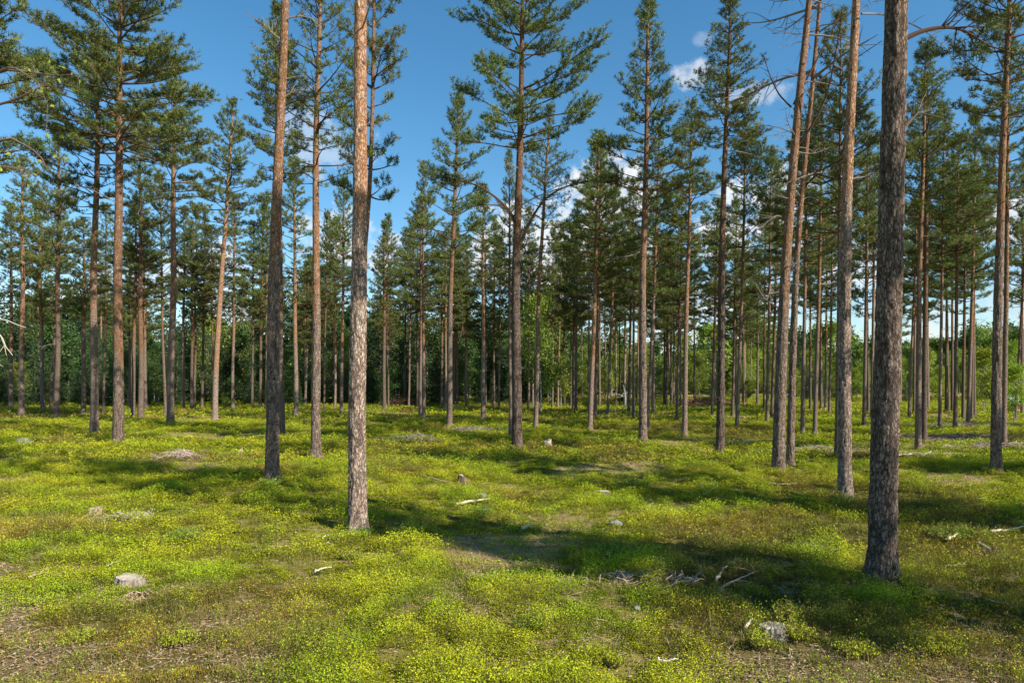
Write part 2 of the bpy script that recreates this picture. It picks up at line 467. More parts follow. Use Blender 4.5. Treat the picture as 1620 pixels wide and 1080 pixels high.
# ---------------------------------------------------------------- undergrowth (stuff)
def unit(v):
    return v / (np.linalg.norm(v, axis=-1, keepdims=True) + 1e-9)
def sample_zone(y0, y1, n, wid=0.86, pad=0.8):
    y = np.sqrt(rng.random(n) * (y1 ** 2 - y0 ** 2) + y0 ** 2)
    x = (rng.random(n) * 2 - 1) * (y * wid + pad)
    return x, y
def shrub_zone(name, y0, y1, nsh, k, s, hmul, quad=True, label='x', aspect=0.62):
    x, y = sample_zone(y0, y1, nsh)
    p = patch(x, y); hh = heath(x, y)
    cl = fbm(x / 0.33, y / 0.33, seed=3, oct=2)
    fi = fbm(x / 0.16, y / 0.16, seed=14, oct=2)
    dens = np.clip(p * 1.05, 0.34, 1) * ss(cl + 0.24 * p + (fi - .5) * 0.85, 0.44, 0.60)
    keep = rng.random(len(x)) < np.clip(dens, 0.06, 1)
    x, y, p, hh, cl = x[keep], y[keep], p[keep], hh[keep], cl[keep]
    z = terrain(x, y)
    h = (0.02 + 0.17 * ss(cl, 0.38, 0.70) * (0.35 + 0.65 * p)) * (0.7 + 0.6 * rng.random(len(x))) * hmul
    n = len(x)
    # species: 0 bilberry, 1 heather, 2 lingonberry (dark)
    r = rng.random(n)
    sp = np.where(r < 0.05 + hh * 0.6, 1, np.where(r > 0.90, 2, 0))
    tuft = fbm(x / 0.9, y / 0.9, seed=61, oct=2)
    pal = np.array([[0.325, 0.370, 0.017], [0.24, 0.175, 0.045], [0.13, 0.185, 0.035]])
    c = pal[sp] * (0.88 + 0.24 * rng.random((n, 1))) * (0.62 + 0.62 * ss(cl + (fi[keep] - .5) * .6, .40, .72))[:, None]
    # warmer or cooler green from place to place
    wcol = ss(tuft, 0.35, 0.65)[:, None]
    c = c * (1 + (wcol - 0.5) * np.array([0.24, 0.06, 0.1]))
    lean = rng.normal(0, 0.35, (n, 2))
    t = (np.arange(k) + 0.6)[None, :] / k
    t = np.clip(t + rng.normal(0, 0.06, (n, k)), 0.15, 1.05)
    cx = x[:, None] + lean[:, :1] * t * h[:, None] + rng.normal(0, 1, (n, k)) * s * 1.3
    cy = y[:, None] + lean[:, 1:] * t * h[:, None] + rng.normal(0, 1, (n, k)) * s * 1.3
    cz = z[:, None] + t * h[:, None]
    ctr = np.stack([cx, cy, cz], -1).reshape(-1, 3)
    N = len(ctr)
    nrm = unit(rng.normal(0, 1, (N, 3)) * 0.48 + np.array([0, -0.05, 1.0]))
    tan = unit(np.cross(nrm, rng.normal(0, 1, (N, 3))))
    spl = np.repeat(sp, k)
    up = spl == 1
    tan[up] = unit(tan[up] * 0.5 + np.array([0, 0, 1.0]))
    nrm[up] = unit(np.cross(tan[up], rng.normal(0, 1, (up.sum(), 3))))
    bit = np.cross(nrm, tan)
    L = s * (0.7 + 0.7 * rng.random((N, 1)))
    Wd = L * np.where(up, 0.28, aspect)[:, None]
    L = np.where(up[:, None], L * 1.5, L)
    cc = np.repeat(c, k, axis=0) * (0.88 + 0.24 * rng.random((N, 1)))
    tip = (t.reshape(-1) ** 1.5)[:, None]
    cc = cc * (0.50 + 0.62 * tip * np.array([1.05, 1.0, 0.9]))  # paler new growth at tips; lower leaves darkened as shade inside the clumps
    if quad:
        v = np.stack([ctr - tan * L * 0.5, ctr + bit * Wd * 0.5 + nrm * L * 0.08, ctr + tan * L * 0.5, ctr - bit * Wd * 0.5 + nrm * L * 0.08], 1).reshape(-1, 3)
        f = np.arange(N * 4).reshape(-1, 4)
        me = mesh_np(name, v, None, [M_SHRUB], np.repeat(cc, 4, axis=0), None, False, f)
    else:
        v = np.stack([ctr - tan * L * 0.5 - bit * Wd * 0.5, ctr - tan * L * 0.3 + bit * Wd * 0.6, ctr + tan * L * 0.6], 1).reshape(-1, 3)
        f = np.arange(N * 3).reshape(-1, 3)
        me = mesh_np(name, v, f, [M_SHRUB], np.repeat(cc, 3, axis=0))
    o = link(name, me)
    tag(o, label, 'undergrowth', None, 'stuff')
    return N
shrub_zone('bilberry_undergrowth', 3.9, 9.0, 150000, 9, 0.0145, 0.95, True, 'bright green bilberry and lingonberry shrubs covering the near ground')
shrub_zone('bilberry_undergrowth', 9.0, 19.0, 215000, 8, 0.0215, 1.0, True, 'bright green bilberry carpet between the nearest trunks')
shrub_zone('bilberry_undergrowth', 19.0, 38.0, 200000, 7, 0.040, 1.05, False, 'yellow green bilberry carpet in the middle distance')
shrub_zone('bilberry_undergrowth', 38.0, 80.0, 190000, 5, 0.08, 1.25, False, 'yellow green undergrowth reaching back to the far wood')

def litter(y0, y1, n, scale=1.0):
    """twigs, bark flakes and dry grass lying on the floor"""
    G = Geo()
    x, y = sample_zone(y0, y1, n)
    p = patch(x, y)
    keep = rng.random(n) < (1.02 - 0.85 * p)
    x, y = x[keep], y[keep]; n = len(x)
    z = terrain(x, y)
    a = rng.random(n) * 2 * math.pi
    kind = rng.random(n)
    L = np.where(kind < 0.3, 0.015 + 0.09 * rng.random(n) ** 3, 0.004 + 0.008 * rng.random(n)) * scale
    Wd = np.where(kind < 0.3, 0.0018 + 0.002 * rng.random(n), L * 0.6) * (scale if scale < 1.5 else 1.5)
    d = np.stack([np.cos(a), np.sin(a), rng.normal(0, 0.22, n)], 1)
    d = unit(d)
    side = unit(np.cross(d, np.stack([rng.normal(0, .3, n), rng.normal(0, .3, n), np.ones(n)], 1)))
    c = np.stack([x, y, z + 0.008 + 0.02 * rng.random(n)], 1)
    up = np.cross(side, d)
    A = c - d * L[:, None]; B = c + d * L[:, None]
    s_ = side * Wd[:, None]; u_ = up * Wd[:, None] * 0.8
    v = np.stack([A - s_, A + s_, A + u_, B - s_, B + s_, B + u_], 1).reshape(-1, 3)
    b = (np.arange(n) * 6)[:, None]
    f = np.concatenate([b + np.array([q]) for q in ([0, 3, 2], [2, 3, 5], [1, 2, 4], [2, 5, 4], [0, 2, 1], [3, 4, 5])])
    pal = np.array([[0.36, 0.26, 0.16], [0.28, 0.18, 0.10], [0.42, 0.30, 0.17], [0.24, 0.16, 0.09], [0.40, 0.33, 0.25]])
    cc = pal[rng.integers(0, 5, n)] * (0.7 + 0.5 * rng.random((n, 1)))
    G.add(v, f, np.repeat(cc, 6, axis=0))
    o = link('twig_litter', G.mesh('twig_litter', [M_LIMB]))
    tag(o, 'dry twigs and bark flakes scattered over the forest floor', 'litter', None, 'stuff')
litter(3.9, 9.0, 90000)
litter(9.0, 24.0, 22000, 1.6)

def dry_grass(y0, y1, n):
    x, y = sample_zone(y0, y1, n)
    q = fbm(x / 0.7 + 5, y / 0.7, seed=91, oct=2)
    keep = (rng.random(n) < ss(q, 0.52, 0.66)) & (rng.random(n) < 1.1 - 0.6 * patch(x, y))
    x, y = x[keep], y[keep]; n = len(x)
    z = terrain(x, y)
    h = 0.05 + 0.13 * rng.random(n)
    l = rng.normal(0, 0.5, (n, 2)) * h[:, None]
    base = np.stack([x, y, z], 1)
    a = rng.random(n) * math.pi
    s_ = np.stack([np.cos(a), np.sin(a), np.zeros(n)], 1) * 0.0018
    mid = base + np.stack([l[:, 0] * .35, l[:, 1] * .35, h * .6], 1)
    tip = base + np.stack([l[:, 0], l[:, 1], h], 1)
    v = np.stack([base - s_, base + s_, mid + s_ * .8, mid - s_ * .8, tip], 1).reshape(-1, 3)
    b = (np.arange(n) * 5)[:, None]
    f = np.concatenate([b + np.array([q_]) for q_ in ([0, 1, 2], [0, 2, 3], [3, 2, 4])])
    pal = np.array([[0.36, 0.27, 0.13], [0.22, 0.20, 0.06], [0.20, 0.26, 0.06]])
    cc = pal[rng.integers(0, 3, n)] * (0.7 + 0.5 * rng.random((n, 1)))
    tag(link('dry_grass', mesh_np('dry_grass', v, f, [M_SHRUB], np.repeat(cc, 5, axis=0))), 'thin dry grass blades in tufts among the shrubs', 'grass', None, 'stuff')
dry_grass(3.9, 12.0, 60000)

# ---------------------------------------------------------------- crowns
def shoots_mesh(G, P, D, nn, nl, nw, col, slen=0.10, spread=0.75):
    """needle tufts: P base points, D directions"""
    P = np.asarray(P); D = unit(np.asarray(D)); n = len(P)
    t = rng.random((n, nn, 1))
    rad = unit(np.cross(D[:, None, :], rng.normal(0, 1, (n, nn, 3))))
    a = P[:, None, :] + D[:, None, :] * t * slen
    dirn = unit(D[:, None, :] * (1 - spread * 0.55) + rad * spread)
    L = nl * (0.75 + 0.5 * rng.random((n, nn, 1)))
    tip = a + dirn * L
    s_ = unit(np.cross(dirn, rng.normal(0, 1, (n, nn, 3)))) * nw * 0.5
    v = np.stack([a - s_, a + s_, tip], 2).reshape(-1, 3)
    f = np.arange(n * nn * 3).reshape(-1, 3)
    c = np.asarray(col)
    c = np.repeat(c, nn * 3, axis=0) * np.repeat(0.8 + 0.4 * rng.random((n * nn, 1)), 3, axis=0)
    G.add(v, f, c, 0)
LIMB_UP = np.array([0.15, 0.09, 0.06]); LIMB_DEAD = np.array([0.25, 0.22, 0.195]); LIMB_GREY = np.array([0.15, 0.12, 0.10])
def branch_path(rd, z0, azi, ele, ln, n=8, curl=0.18, wob=0.06):
    s = np.linspace(0, 1, n)
    ca, sa = math.cos(azi), math.sin(azi)
    out = ln * (math.cos(ele) * s)
    z = z0 + ln * (math.sin(ele) * s + curl * (s ** 2 - 0.9 * s * 0.6))
    lat = ln * wob * (np.sin(s * rd.uniform(2, 5) + rd.uniform(0, 6)) - math.sin(0)) * s
    zz = z + ln * wob * 0.7 * np.sin(s * rd.uniform(3, 6) + rd.uniform(0, 6)) * s
    return np.stack([ca * out - sa * lat, sa * out + ca * lat, zz], 1)
def pine_crown(seed, L, Rr, style='cone', dens=1.0):
    rd = random.Random(seed)
    G = Geo(); P, D, C = [], [], []
    z = 0.0
    lob = [(rd.uniform(0, 6.28), rd.uniform(0, L), rd.uniform(.5, 1.3)) for _ in range(9)]
    while z < L - 0.05:
        t = z / L
        if style == 'cone': prof = (1 - t) ** 0.55 * (0.72 + 0.28 * min(1, t / 0.15))
        elif style == 'broad': prof = max(0.0, 1 - t ** 2.4) ** 0.6 * (0.72 + 0.28 * min(1, t / 0.2))
        else: prof = (max(0.0, 1 - t ** 1.6)) ** 0.85 * (0.55 + 0.45 * min(1, t / 0.25))
        nb = rd.choice((3, 4, 4, 5, 5, 6)) if t < 0.9 else 5
        a0 = rd.uniform(0, 6.28)
        for b in range(nb):
            if rd.random() > 0.9: continue
            azi = a0 + b * 6.283 / nb + rd.uniform(-0.35, 0.35)
            gap = min([1.0] + [max(0.42 if t < .6 else .75, math.hypot((math.sin((azi - la) / 2)) * 2.4, (z - lz) / lw)) for la, lz, lw in lob])
            ln = max(0.34, Rr * prof * rd.uniform(0.62, 1.22) * gap)
            ele = R(4 + 40 * t + 24 * max(0, t - .6) / .4 + rd.uniform(-9, 12))
            zb = z + rd.uniform(-0.07, 0.07)
            pts = branch_path(rd, zb, azi, ele, ln, curl=rd.uniform(0.02, 0.22))
            r0 = 0.011 + 0.011 * ln
            cl = LIMB_UP * rd.uniform(0.55, 1.0)
            v, f = tube(pts, np.linspace(r0, 0.004, len(pts)), 4); G.add(v, f, cl, 1)
            bare = (rd.uniform(.38, .6) if t < 0.35 else rd.uniform(.18, .4)) * (1 if ln > 0.6 else 0)
            tone = rd.uniform(0.75, 1.2)
            ntw = max(3, int(ln * 8.5 * dens))
            for q in range(ntw):
                s = bare + (1 - bare) * (q + rd.random()) / ntw
                s = min(s, 0.999)
                i = int(s * (len(pts) - 1)); fr = s * (len(pts) - 1) - i
                p0 = pts[i] * (1 - fr) + pts[min(i + 1, len(pts) - 1)] * fr
                tg = pts[min(i + 1, len(pts) - 1)] - pts[i]; tg /= np.linalg.norm(tg) + 1e-9
                side = np.array([-tg[1], tg[0], 0.0]); side /= np.linalg.norm(side) + 1e-9
                sg = 1 if (q % 2) else -1
                ang = rd.uniform(0.5, 1.15)
                d = tg * math.cos(ang) + side * sg * math.sin(ang) + np.array([0, 0, rd.uniform(-0.05, 0.45)])
                d /= np.linalg.norm(d)
                tl = min(0.75, ln * (0.12 + 0.30 * (1 - s)) * rd.uniform(0.7, 1.3)) + 0.07
                e = p0 + d * tl + np.array([0, 0, tl * 0.12])
                if tl > 0.2:
                    v, f = tube(np.array([p0, (p0 + e) / 2 + np.array([0, 0, -0.02]), e]), [0.007, 0.005, 0.003], 3); G.add(v, f, cl * 0.9, 1)
                ns = max(3, int(tl / 0.07 * dens))
                for k in range(ns):
                    w = 0.25 + 0.75 * (k + rd.random() * 0.8) / ns
                    pp = p0 + (e - p0) * w + np.array([rd.gauss(0, 0.03), rd.gauss(0, 0.03), rd.gauss(0, 0.025)])
                    dd = d * 0.8 + np.array([rd.gauss(0, 0.45), rd.gauss(0, 0.45), 0.45 + rd.gauss(0, 0.3)])
                    P.append(pp); D.append(dd)
                    warm = rd.random()
                    C.append(np.array([0.105 + 0.085 * warm, 0.158 + 0.034 * warm, 0.043]) * tone * rd.uniform(0.8, 1.2))
        z += rd.uniform(0.20, 0.62) * (1 - 0.35 * t) / (0.8 + 0.2 * dens)
    for k in range(10):
        P.append(np.array([0, 0, L - 0.05 * k])); D.append(np.array([rd.gauss(0, .4), rd.gauss(0, .4), 1])); C.append(np.array([0.09, 0.12, 0.04]))
    shoots_mesh(G, P, D, 14, 0.110, 0.0185, C, 0.12, 0.8)
    me = G.mesh('pine_crown', [M_NEEDLE, M_LIMB])
    return me, L, Rr, len(P)
CR = {'cone': [], 'mid': [], 'broad': [], 'sparse': []}
for sd in range(5): CR['cone'].append(pine_crown(100 + sd, 6.5, 1.55, 'cone', 1.0))
for sd in range(4): CR['mid'].append(pine_crown(200 + sd, 6.0, 1.8, 'mid', 0.95))
for sd in range(3): CR['broad'].append(pine_crown(300 + sd, 6.5, 2.8, 'broad', 1.1))
CR['airy'] = [pine_crown(350 + sd, 6.5, 2.6, 'broad', 0.98) for sd in range(2)]
CR['shade'] = [pine_crown(370 + sd, 6.5, 1.9, 'mid', 1.15) for sd in range(2)]
for sd in range(2): CR['sparse'].append(pine_crown(400 + sd, 7.0, 2.0, 'mid', 0.62))
print('shoots', {k: [c[3] for c in v] for k, v in CR.items()})

def dead_branch(seed, ln, live=False):
    rd = random.Random(seed)
    G = Geo()
    pts = branch_path(rd, 0, 0, R(rd.uniform(-12, 28)), ln, 9, rd.uniform(-0.25, 0.2), 0.09)
    cl = LIMB_DEAD * rd.uniform(0.6, 1.15)
    v, f = tube(pts, np.linspace(0.008 + 0.009 * ln, 0.003, len(pts)), 5); G.add(v, f, cl)
    for q in range(int(4 + 5 * ln)):
        s = rd.uniform(0.25, 0.97); i = int(s * 8); p0 = pts[i] + (pts[min(i + 1, 8)] - pts[i]) * (s * 8 - i)
        tg = pts[min(i + 1, 8)] - pts[i - 1 if i == 8 else i]; tg /= np.linalg.norm(tg) + 1e-9
        d = tg + np.array([rd.gauss(0, .7), rd.gauss(0, .9), rd.gauss(0.05, .6)]); d /= np.linalg.norm(d)
        tl = ln * rd.uniform(0.1, 0.35)
        mid = p0 + d * tl * .5 + np.array([0, 0, rd.uniform(-.03, .03)])
        e = p0 + d * tl + np.array([rd.gauss(0, .03), rd.gauss(0, .03), rd.gauss(0, .04)])
        v, f = tube(np.array([p0, mid, e]), [0.006, 0.0045, 0.002], 3); G.add(v, f, cl)
    return G.mesh('dead_branch', [M_LIMB])
DEAD = [dead_branch(500 + i, 1.0) for i in range(8)]

# ---------------------------------------------------------------- trunks
def trunk_mesh(cx, zs_line, H, r0, zo, tone, seed, fine=False, flare=0.28, expo=0.42, zmax_fine=9.5):
    """cx(z) -> (x, y) of the centre line, relative to the base"""
    if fine:
        sides = 72 if fine > 1 else 48
        step = 0.028 if fine > 1 else 0.045
        z = np.concatenate([np.arange(-0.25, zmax_fine, step), np.linspace(zmax_fine, H, 14)])
    else:
        sides = 10
        z = np.concatenate([[-0.25, 0, 0.1, 0.25, 0.5], np.linspace(0.9, H, 15)])
    zc = np.clip(z, 0, H)
    r = r0 * np.maximum(1 - zc / (H * 1.0), 0.0) ** expo
    r = np.maximum(r, 0.012)
    r = r * (1 + flare * 1.9 * np.exp(-zc / 0.16) + 0.10 * np.exp(-zc / 0.6))
    a = np.arange(sides) * 2 * math.pi / sides
    Z, A = np.meshgrid(z, a, indexing='ij')
    Rr = np.repeat(r[:, None], sides, 1)
    cxy = np.array([cx(q) for q in z])
    ux, uy = np.cos(A), np.sin(A)
    orange = ss(Z + (vnoise(ux * 1.5 + seed, uy * 1.5, Z * 0.7 + 3, seed=4) - .5) * 3.0, zo - 1.8, zo + 1.8)
    cav = np.zeros_like(Z)
    # root buttresses and slow ovalness
    Rr = Rr * (1 + 0.14 * np.exp(-np.maximum(Z, 0) / 0.16) * np.sin(A * 4 + seed + Z * 2) + 0.03 * (vnoise(ux * 1.2 + seed, uy * 1.2, Z * 0.8 + 5, seed=8) - .5))
    if fine:
        # fissured plates low down, thin flakes higher up
        u = r0 * 1.0
        fx, fy, fz = ux * u * 21, uy * u * 21, Z * 5.0
        w1 = vnoise(fx * .7, fy * .7, fz * .8 + 7, seed=seed) * 1.6
        nA = vnoise(fx + w1, fy + w1, fz, seed=seed + 1)
        ridge = np.abs(nA - 0.5) * 2
        nB = vnoise(fx * 2.1 + w1, fy * 2.1, fz * 2.4, seed=seed + 2)
        ridge2 = np.abs(nB - 0.5) * 2
        plate = ss(ridge, 0.02, 0.34)
        plate2 = ss(ridge2, 0.0, 0.4)
        lowd = (plate * 0.012 + plate2 * 0.005) * (1 - orange * 0.75)
        flake = ss(nB, 0.55, 0.75) * 0.004 * orange
        fineN = (vnoise(fx * 5, fy * 5, fz * 6, seed=seed + 3) - .5) * 0.004
        Rr = Rr + lowd - 0.008 + flake + fineN
        cav = (1 - plate) * (1 - 0.6 * orange) * 0.9
    V = np.stack([cxy[:, 0][:, None] + ux * Rr, cxy[:, 1][:, None] + uy * Rr, Z], -1).reshape(-1, 3)
    n = len(z)
    i = np.arange(n - 1)[:, None] * sides; j = np.arange(sides)[None, :]; j2 = (j + 1) % sides
    q = np.stack([i + j, i + j2, i + sides + j2, i + sides + j], -1).reshape(-1, 4)
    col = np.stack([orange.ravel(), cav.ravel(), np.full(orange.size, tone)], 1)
    return mesh_np('pine_trunk', V, None, [M_BARK], col, None, True, q)

PINES = []      # (screen x, screen y, root object, description) for labels
prd = random.Random(5)
def px_to(pt_y, px, py):
    return ((px - 810) / FPX * pt_y, CAMH + (HOR - py) / FPX * pt_y)
def make_pine(bx, by, w, ux=None, uy=440, H=None, top=None, cb=None, hw=None, style=None, zo=None, tone=1.0, fine=0,
              via=None, dead=None, base=None, spin=None, flare=0.22, ptop=None, dmin=None, dlong=False, cb_z=None):
    """bx,by pixel of the foot, w trunk width in pixels there, (ux,uy) a pixel higher on the trunk,
       top / cb pixel rows of crown top and crown base, hw crown half width in pixels"""
    sd = prd.randrange(10 ** 6); rd = random.Random(sd)
    b = ground_at(bx, by) if base is None else Vector((base[0], base[1], th(base[0], base[1])))
    Y = b.y
    pts = [(0.0, 0.0)]
    for (vx, vy) in (via or ([(ux, uy)] if ux is not None else [])):
        X, Zz = px_to(Y, vx, vy)
        pts.append((Zz - b.z, X - b.x))
    if H is None:
        H = (px_to(Y, 0, top)[1] - b.z) if top is not None else rd.uniform(12.6, 15.6)
    if len(pts) == 1: pts.append((H, rd.gauss(0, 0.02) * H))
    elif pts[-1][0] < H:
        (z1, x1), (z0, x0) = pts[-1], pts[-2]
        k = (x1 - x0) / (z1 - z0 + 1e-6)
        k = max(-0.09, min(0.09, k))
        pts.append((H, x1 + k * 0.6 * (H - z1)))
    zz = [p[0] for p in pts]; xx = [p[1] for p in pts]
    ly = rd.gauss(0, 0.012); wa, wf, wp = rd.uniform(0.01, 0.035), rd.uniform(0.5, 0.9), rd.uniform(0, 6)
    zf = np.linspace(0, H, 60); xf = np.interp(zf, zz, xx)
    ker = np.ones(9) / 9; xs_ = np.convolve(np.pad(xf, 4, 'edge'), ker, 'valid') if len(pts) > 2 else xf
    xs_ = xs_ - xs_[0]
    def cx(z):
        z = max(0.0, z)
        wob = wa * math.sin(wf * z + wp) * min(1, z / 2) if z < H else 0
        return (float(np.interp(z, zf, xs_)) + wob * 0.6, ly * z + wob)
    r0 = w / 2 / FPX * Y
    if base is not None: r0 = w
    if zo is None: zo = rd.uniform(3.8, 6.6)
    zcb = (px_to(Y, 0, cb)[1] - b.z) if cb is not None else H * rd.uniform(0.40, 0.57)
    if cb_z: zcb = cb_z
    zcb = min(zcb, H - 2.2)
    rt = link('pine_tree', None, None, b)
    rt['category'] = 'pine tree'
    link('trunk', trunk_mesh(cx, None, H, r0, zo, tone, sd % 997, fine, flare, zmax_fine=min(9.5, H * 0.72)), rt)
    st = style or rd.choice(('cone', 'cone', 'mid'))
    me, L0, R0, _ = rd.choice(CR[st])
    L = H - zcb + 0.15
    rad = hw / FPX * Y if hw is not None else rd.uniform(1.5, 2.1)
    c0 = cx(zcb); c1 = cx(H)
    ax = Vector((c1[0] - c0[0], c1[1] - c0[1], H - zcb)).normalized()
    q = Vector((0, 0, 1)).rotation_difference(ax) @ Matrix.Rotation(rd.uniform(0, 6.28) if spin is None else spin, 4, 'Z').to_quaternion()
    co = link('crown', me, rt, (c0[0], c0[1], zcb), (0, 0, 0), (rad / R0 * 1.12, rad / R0 * 1.12, L / L0))
    co.rotation_euler = q.to_euler()
    nd = dead if dead is not None else (rd.randint(3, 6) if Y < 42 else 0)
    for k in range(nd):
        lo = dmin if dmin is not None else zcb * 0.45
        z = rd.uniform(lo, zcb + 0.6)
        c = cx(z); ln = rd.choice((0.25, 0.6, 1.0, 1.5, 1.9) if dlong else (0.12, 0.35, 0.6, 1.0, 1.3)) * rd.uniform(0.7, 1.2) * (1.15 if z > zcb * 0.75 else 0.6)
        a = rd.uniform(0, 6.28)
        rr = r0 * max(0.05, 1 - z / H) ** 0.42 * 0.8
        link('dead_branch', rd.choice(DEAD), rt, (c[0] + math.cos(a) * rr, c[1] + math.sin(a) * rr, z), (0, rd.uniform(-0.3, 0.35), a), (ln, ln, ln))
    PINES.append({'x': bx, 'y': by, 'o': rt, 'Y': Y, 'w': w, 'cx': cx, 'H': H, 'zcb': zcb, 'r0': r0})
    return PINES[-1]

def limb(tree, pix, r0, needles=0, live=True, ydir=0.0, name='branch', col=None):
    """a long branch of a tree through given pixels, at the depth of its trunk (ydir: metres towards the back at its tip)"""
    rt = tree['o']; Y0 = rt.location.y; n = len(pix)
    P = []
    for i, (px, py) in enumerate(pix):
        Y = Y0 + ydir * i / (n - 1)
        X, Z = px_to(Y, px, py)
        P.append((X - rt.location.x, Y - Y0, Z - rt.location.z))
    P = np.array(P); t = np.linspace(0, 1, n); tt = np.linspace(0, 1, 16)
    Q = np.stack([np.interp(tt, t, P[:, k]) for k in range(3)], 1)
    for _ in range(2): Q[1:-1] = (Q[:-2] + Q[1:-1] * 2 + Q[2:]) / 4
    rd = random.Random(len(pix) * 31 + int(pix[0][0]))
    G = Geo()
    cl = col if col is not None else (LIMB_UP * 0.8 if live else LIMB_DEAD)
    v, f = tube(Q, np.linspace(r0, r0 * 0.28, 16), 7); G.add(v, f, cl, 1)
    SP, SD, SCc = [], [], []
    for k in range(10 if not needles else 16):
        i = rd.randint(4, 15)
        d = np.array([rd.gauss(0, 1), rd.gauss(0, 1), rd.gauss(0.3, .6)]); d /= np.linalg.norm(d)
        tg = Q[i] - Q[i - 1]; tg /= np.linalg.norm(tg); d = d * .8 + tg; d /= np.linalg.norm(d)
        tl = rd.uniform(0.12, 0.5)
        e = Q[i] + d * tl
        v, f = tube(np.array([Q[i], (Q[i] + e) / 2 + [0, 0, .02], e]), [0.009, 0.006, 0.003], 4); G.add(v, f, cl, 1)
        if needles and i >= 16 - needles:
            for _ in range(16):
                SP.append(Q[i] + d * tl * rd.uniform(.3, 1) + np.array([rd.gauss(0, .06) for _ in range(3)]))
                SD.append(d + np.array([rd.gauss(0, .5), rd.gauss(0, .5), .5])); SCc.append(np.array([0.10, 0.13, 0.04]) * rd.uniform(.8, 1.2))
    if SP: shoots_mesh(G, SP, SD, 10, 0.10, 0.0165, SCc, 0.12, 0.8)
    return link(name, G.mesh('branch', [M_NEEDLE, M_LIMB], False), rt)

LM = []   # landmarks: (tree, full label, short name)
def hero(label, short, *a, **k):
    t = make_pine(*a, **k)
    tag(t['o'], label, 'pine tree', 'pines standing in the open stand')
    t['lab'] = True
    LM.append((t, short))
    return t

# ---- near pines, measured one by one
hero('slim orange-barked pine standing nearest the left edge', 'leftmost orange pine', 34, 656, 8, 37.5, top=255, cb=430, hw=48)
A7 = hero('grey slim-trunked pine just left of the broad-crowned pine', 'slim grey pine', 149, 686, 12, via=[(148, 587), (148, 440), (152, 250)], top=75, cb=335, hw=80, style='mid', tone=.95)
A9 = hero('tall pine with a broad layered crown at upper left', 'broad-crowned pine', 187, 704, 15.5, via=[(184, 440), (184, 0)], top=-70, cb=235, hw=125, style='airy', zo=3.4, fine=1, dead=9, tone=.85)
B5 = hero('dark rough-barked pine with knobbly trunk right of the broad-crowned pine', 'knobbly dark pine', 269.5, 672, 11, via=[(273, 440), (273, 300)], top=105, cb=335, hw=72, style='mid', zo=5.2, tone=.9)
B11 = hero('bright orange-trunked pine leaning right, left of the grey-footed pine', 'bright orange pine', 340, 665.5, 9, via=[(343, 560), (348, 440), (357, 340)], top=160, cb=370, hw=62, style='mid', zo=3.2, tone=1.25)
C3 = hero('shaded brown pine trunk directly behind the grey-footed pine', 'shaded brown pine', 446.5, 688, 9, via=[(444.5, 440), (441, 200)], top=20, cb=290, hw=70, style='mid', tone=.75)
C2 = hero('tall grey-footed pine with peeling orange upper trunk, left foreground', 'grey-footed pine', 430.5, 762, 20, via=[(432, 600), (434.5, 440), (440, 250), (450, 0)], H=14.5, cb=-90, hw=110, style='mid', zo=5.3, fine=1, dead=7, dmin=5.5)
C7 = hero('pale speckled pine trunk with a sparse see-through crown', 'pale speckled pine', 500, 723, 14, via=[(500, 440), (503, 220), (507, 60)], top=-40, cb=290, hw=105, style='sparse', zo=4.6, tone=1.08, fine=1, dead=9)
C11 = hero('big scaly pine in left foreground, its upper trunk sunlit orange', 'big scaly pine', 566, 840, 27, via=[(565, 700), (566, 440), (568, 200), (570, 0)], H=15.2, cb=-95, hw=175, style='shade', zo=5.2, tone=1.5, fine=2, dead=4, dmin=7.6)
CB = hero('densely crowned pine half hidden behind the big scaly pine', 'half-hidden pine', 555, 694, 9, via=[(568, 500), (584, 330), (590, 150)], top=-170, cb=310, hw=72, style='cone', tone=.85)
D6 = hero('slim pine, right one of the close pair right of the big scaly pine', 'right pair pine', 670.5, 665, 5.5, 670, 440, top=268, cb=455, hw=36, style='cone', zo=3.6)
D9 = hero('black-footed pine with narrow orange upper trunk, centre left', 'black-footed pine', 711, 677.5, 9, via=[(712.5, 440), (718, 350), (722, 250)], top=150, cb=405, hw=66, style='mid', zo=6.6, tone=.8)
D13 = hero('straight pale-trunked pine left of the forked dark pine', 'straight pale pine', 764.5, 665.5, 7, 764.5, 440, top=300, cb=455, hw=45, style='cone', tone=1.15)
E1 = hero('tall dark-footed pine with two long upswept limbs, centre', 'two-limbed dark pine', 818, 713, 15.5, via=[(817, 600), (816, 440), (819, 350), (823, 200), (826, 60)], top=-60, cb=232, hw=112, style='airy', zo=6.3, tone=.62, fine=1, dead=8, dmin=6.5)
E5 = hero('sparse-crowned pine just right of the two-limbed dark pine', 'sparse-crowned pine', 848, 676, 7.5, via=[(853, 440), (862, 300), (869, 210)], top=178, cb=400, hw=58, style='sparse', zo=4.6)
E12 = hero('orange pine of a close pair right of the leafy tree', 'paired orange pine', 933.5, 680, 8, via=[(941.5, 440), (944, 350)], top=222, cb=425, hw=66, style='cone', zo=3.4, tone=1.1)
F2 = hero('tall pine with narrow pointed crown and grey foot, right of centre', 'narrow-crowned pine', 1017, 700, 12.5, via=[(1017, 440), (1021, 300), (1024, 150)], top=8, cb=335, hw=74, style='cone', zo=5.4, fine=1, dead=7)
F11 = hero('pine with orange middle trunk between narrow-crowned and dark straight pines', 'orange-waisted pine', 1083, 691.5, 8.5, via=[(1087.5, 440), (1092, 330)], top=165, cb=395, hw=62, style='cone', zo=4.3)
F15 = hero('dark straight-trunked pine with ragged pointed crown', 'dark straight pine', 1139.5, 717, 12, via=[(1143, 440), (1149, 250), (1157, 70)], top=-10, cb=225, hw=66, style='cone', zo=6.2, tone=.62, fine=1, dead=8)
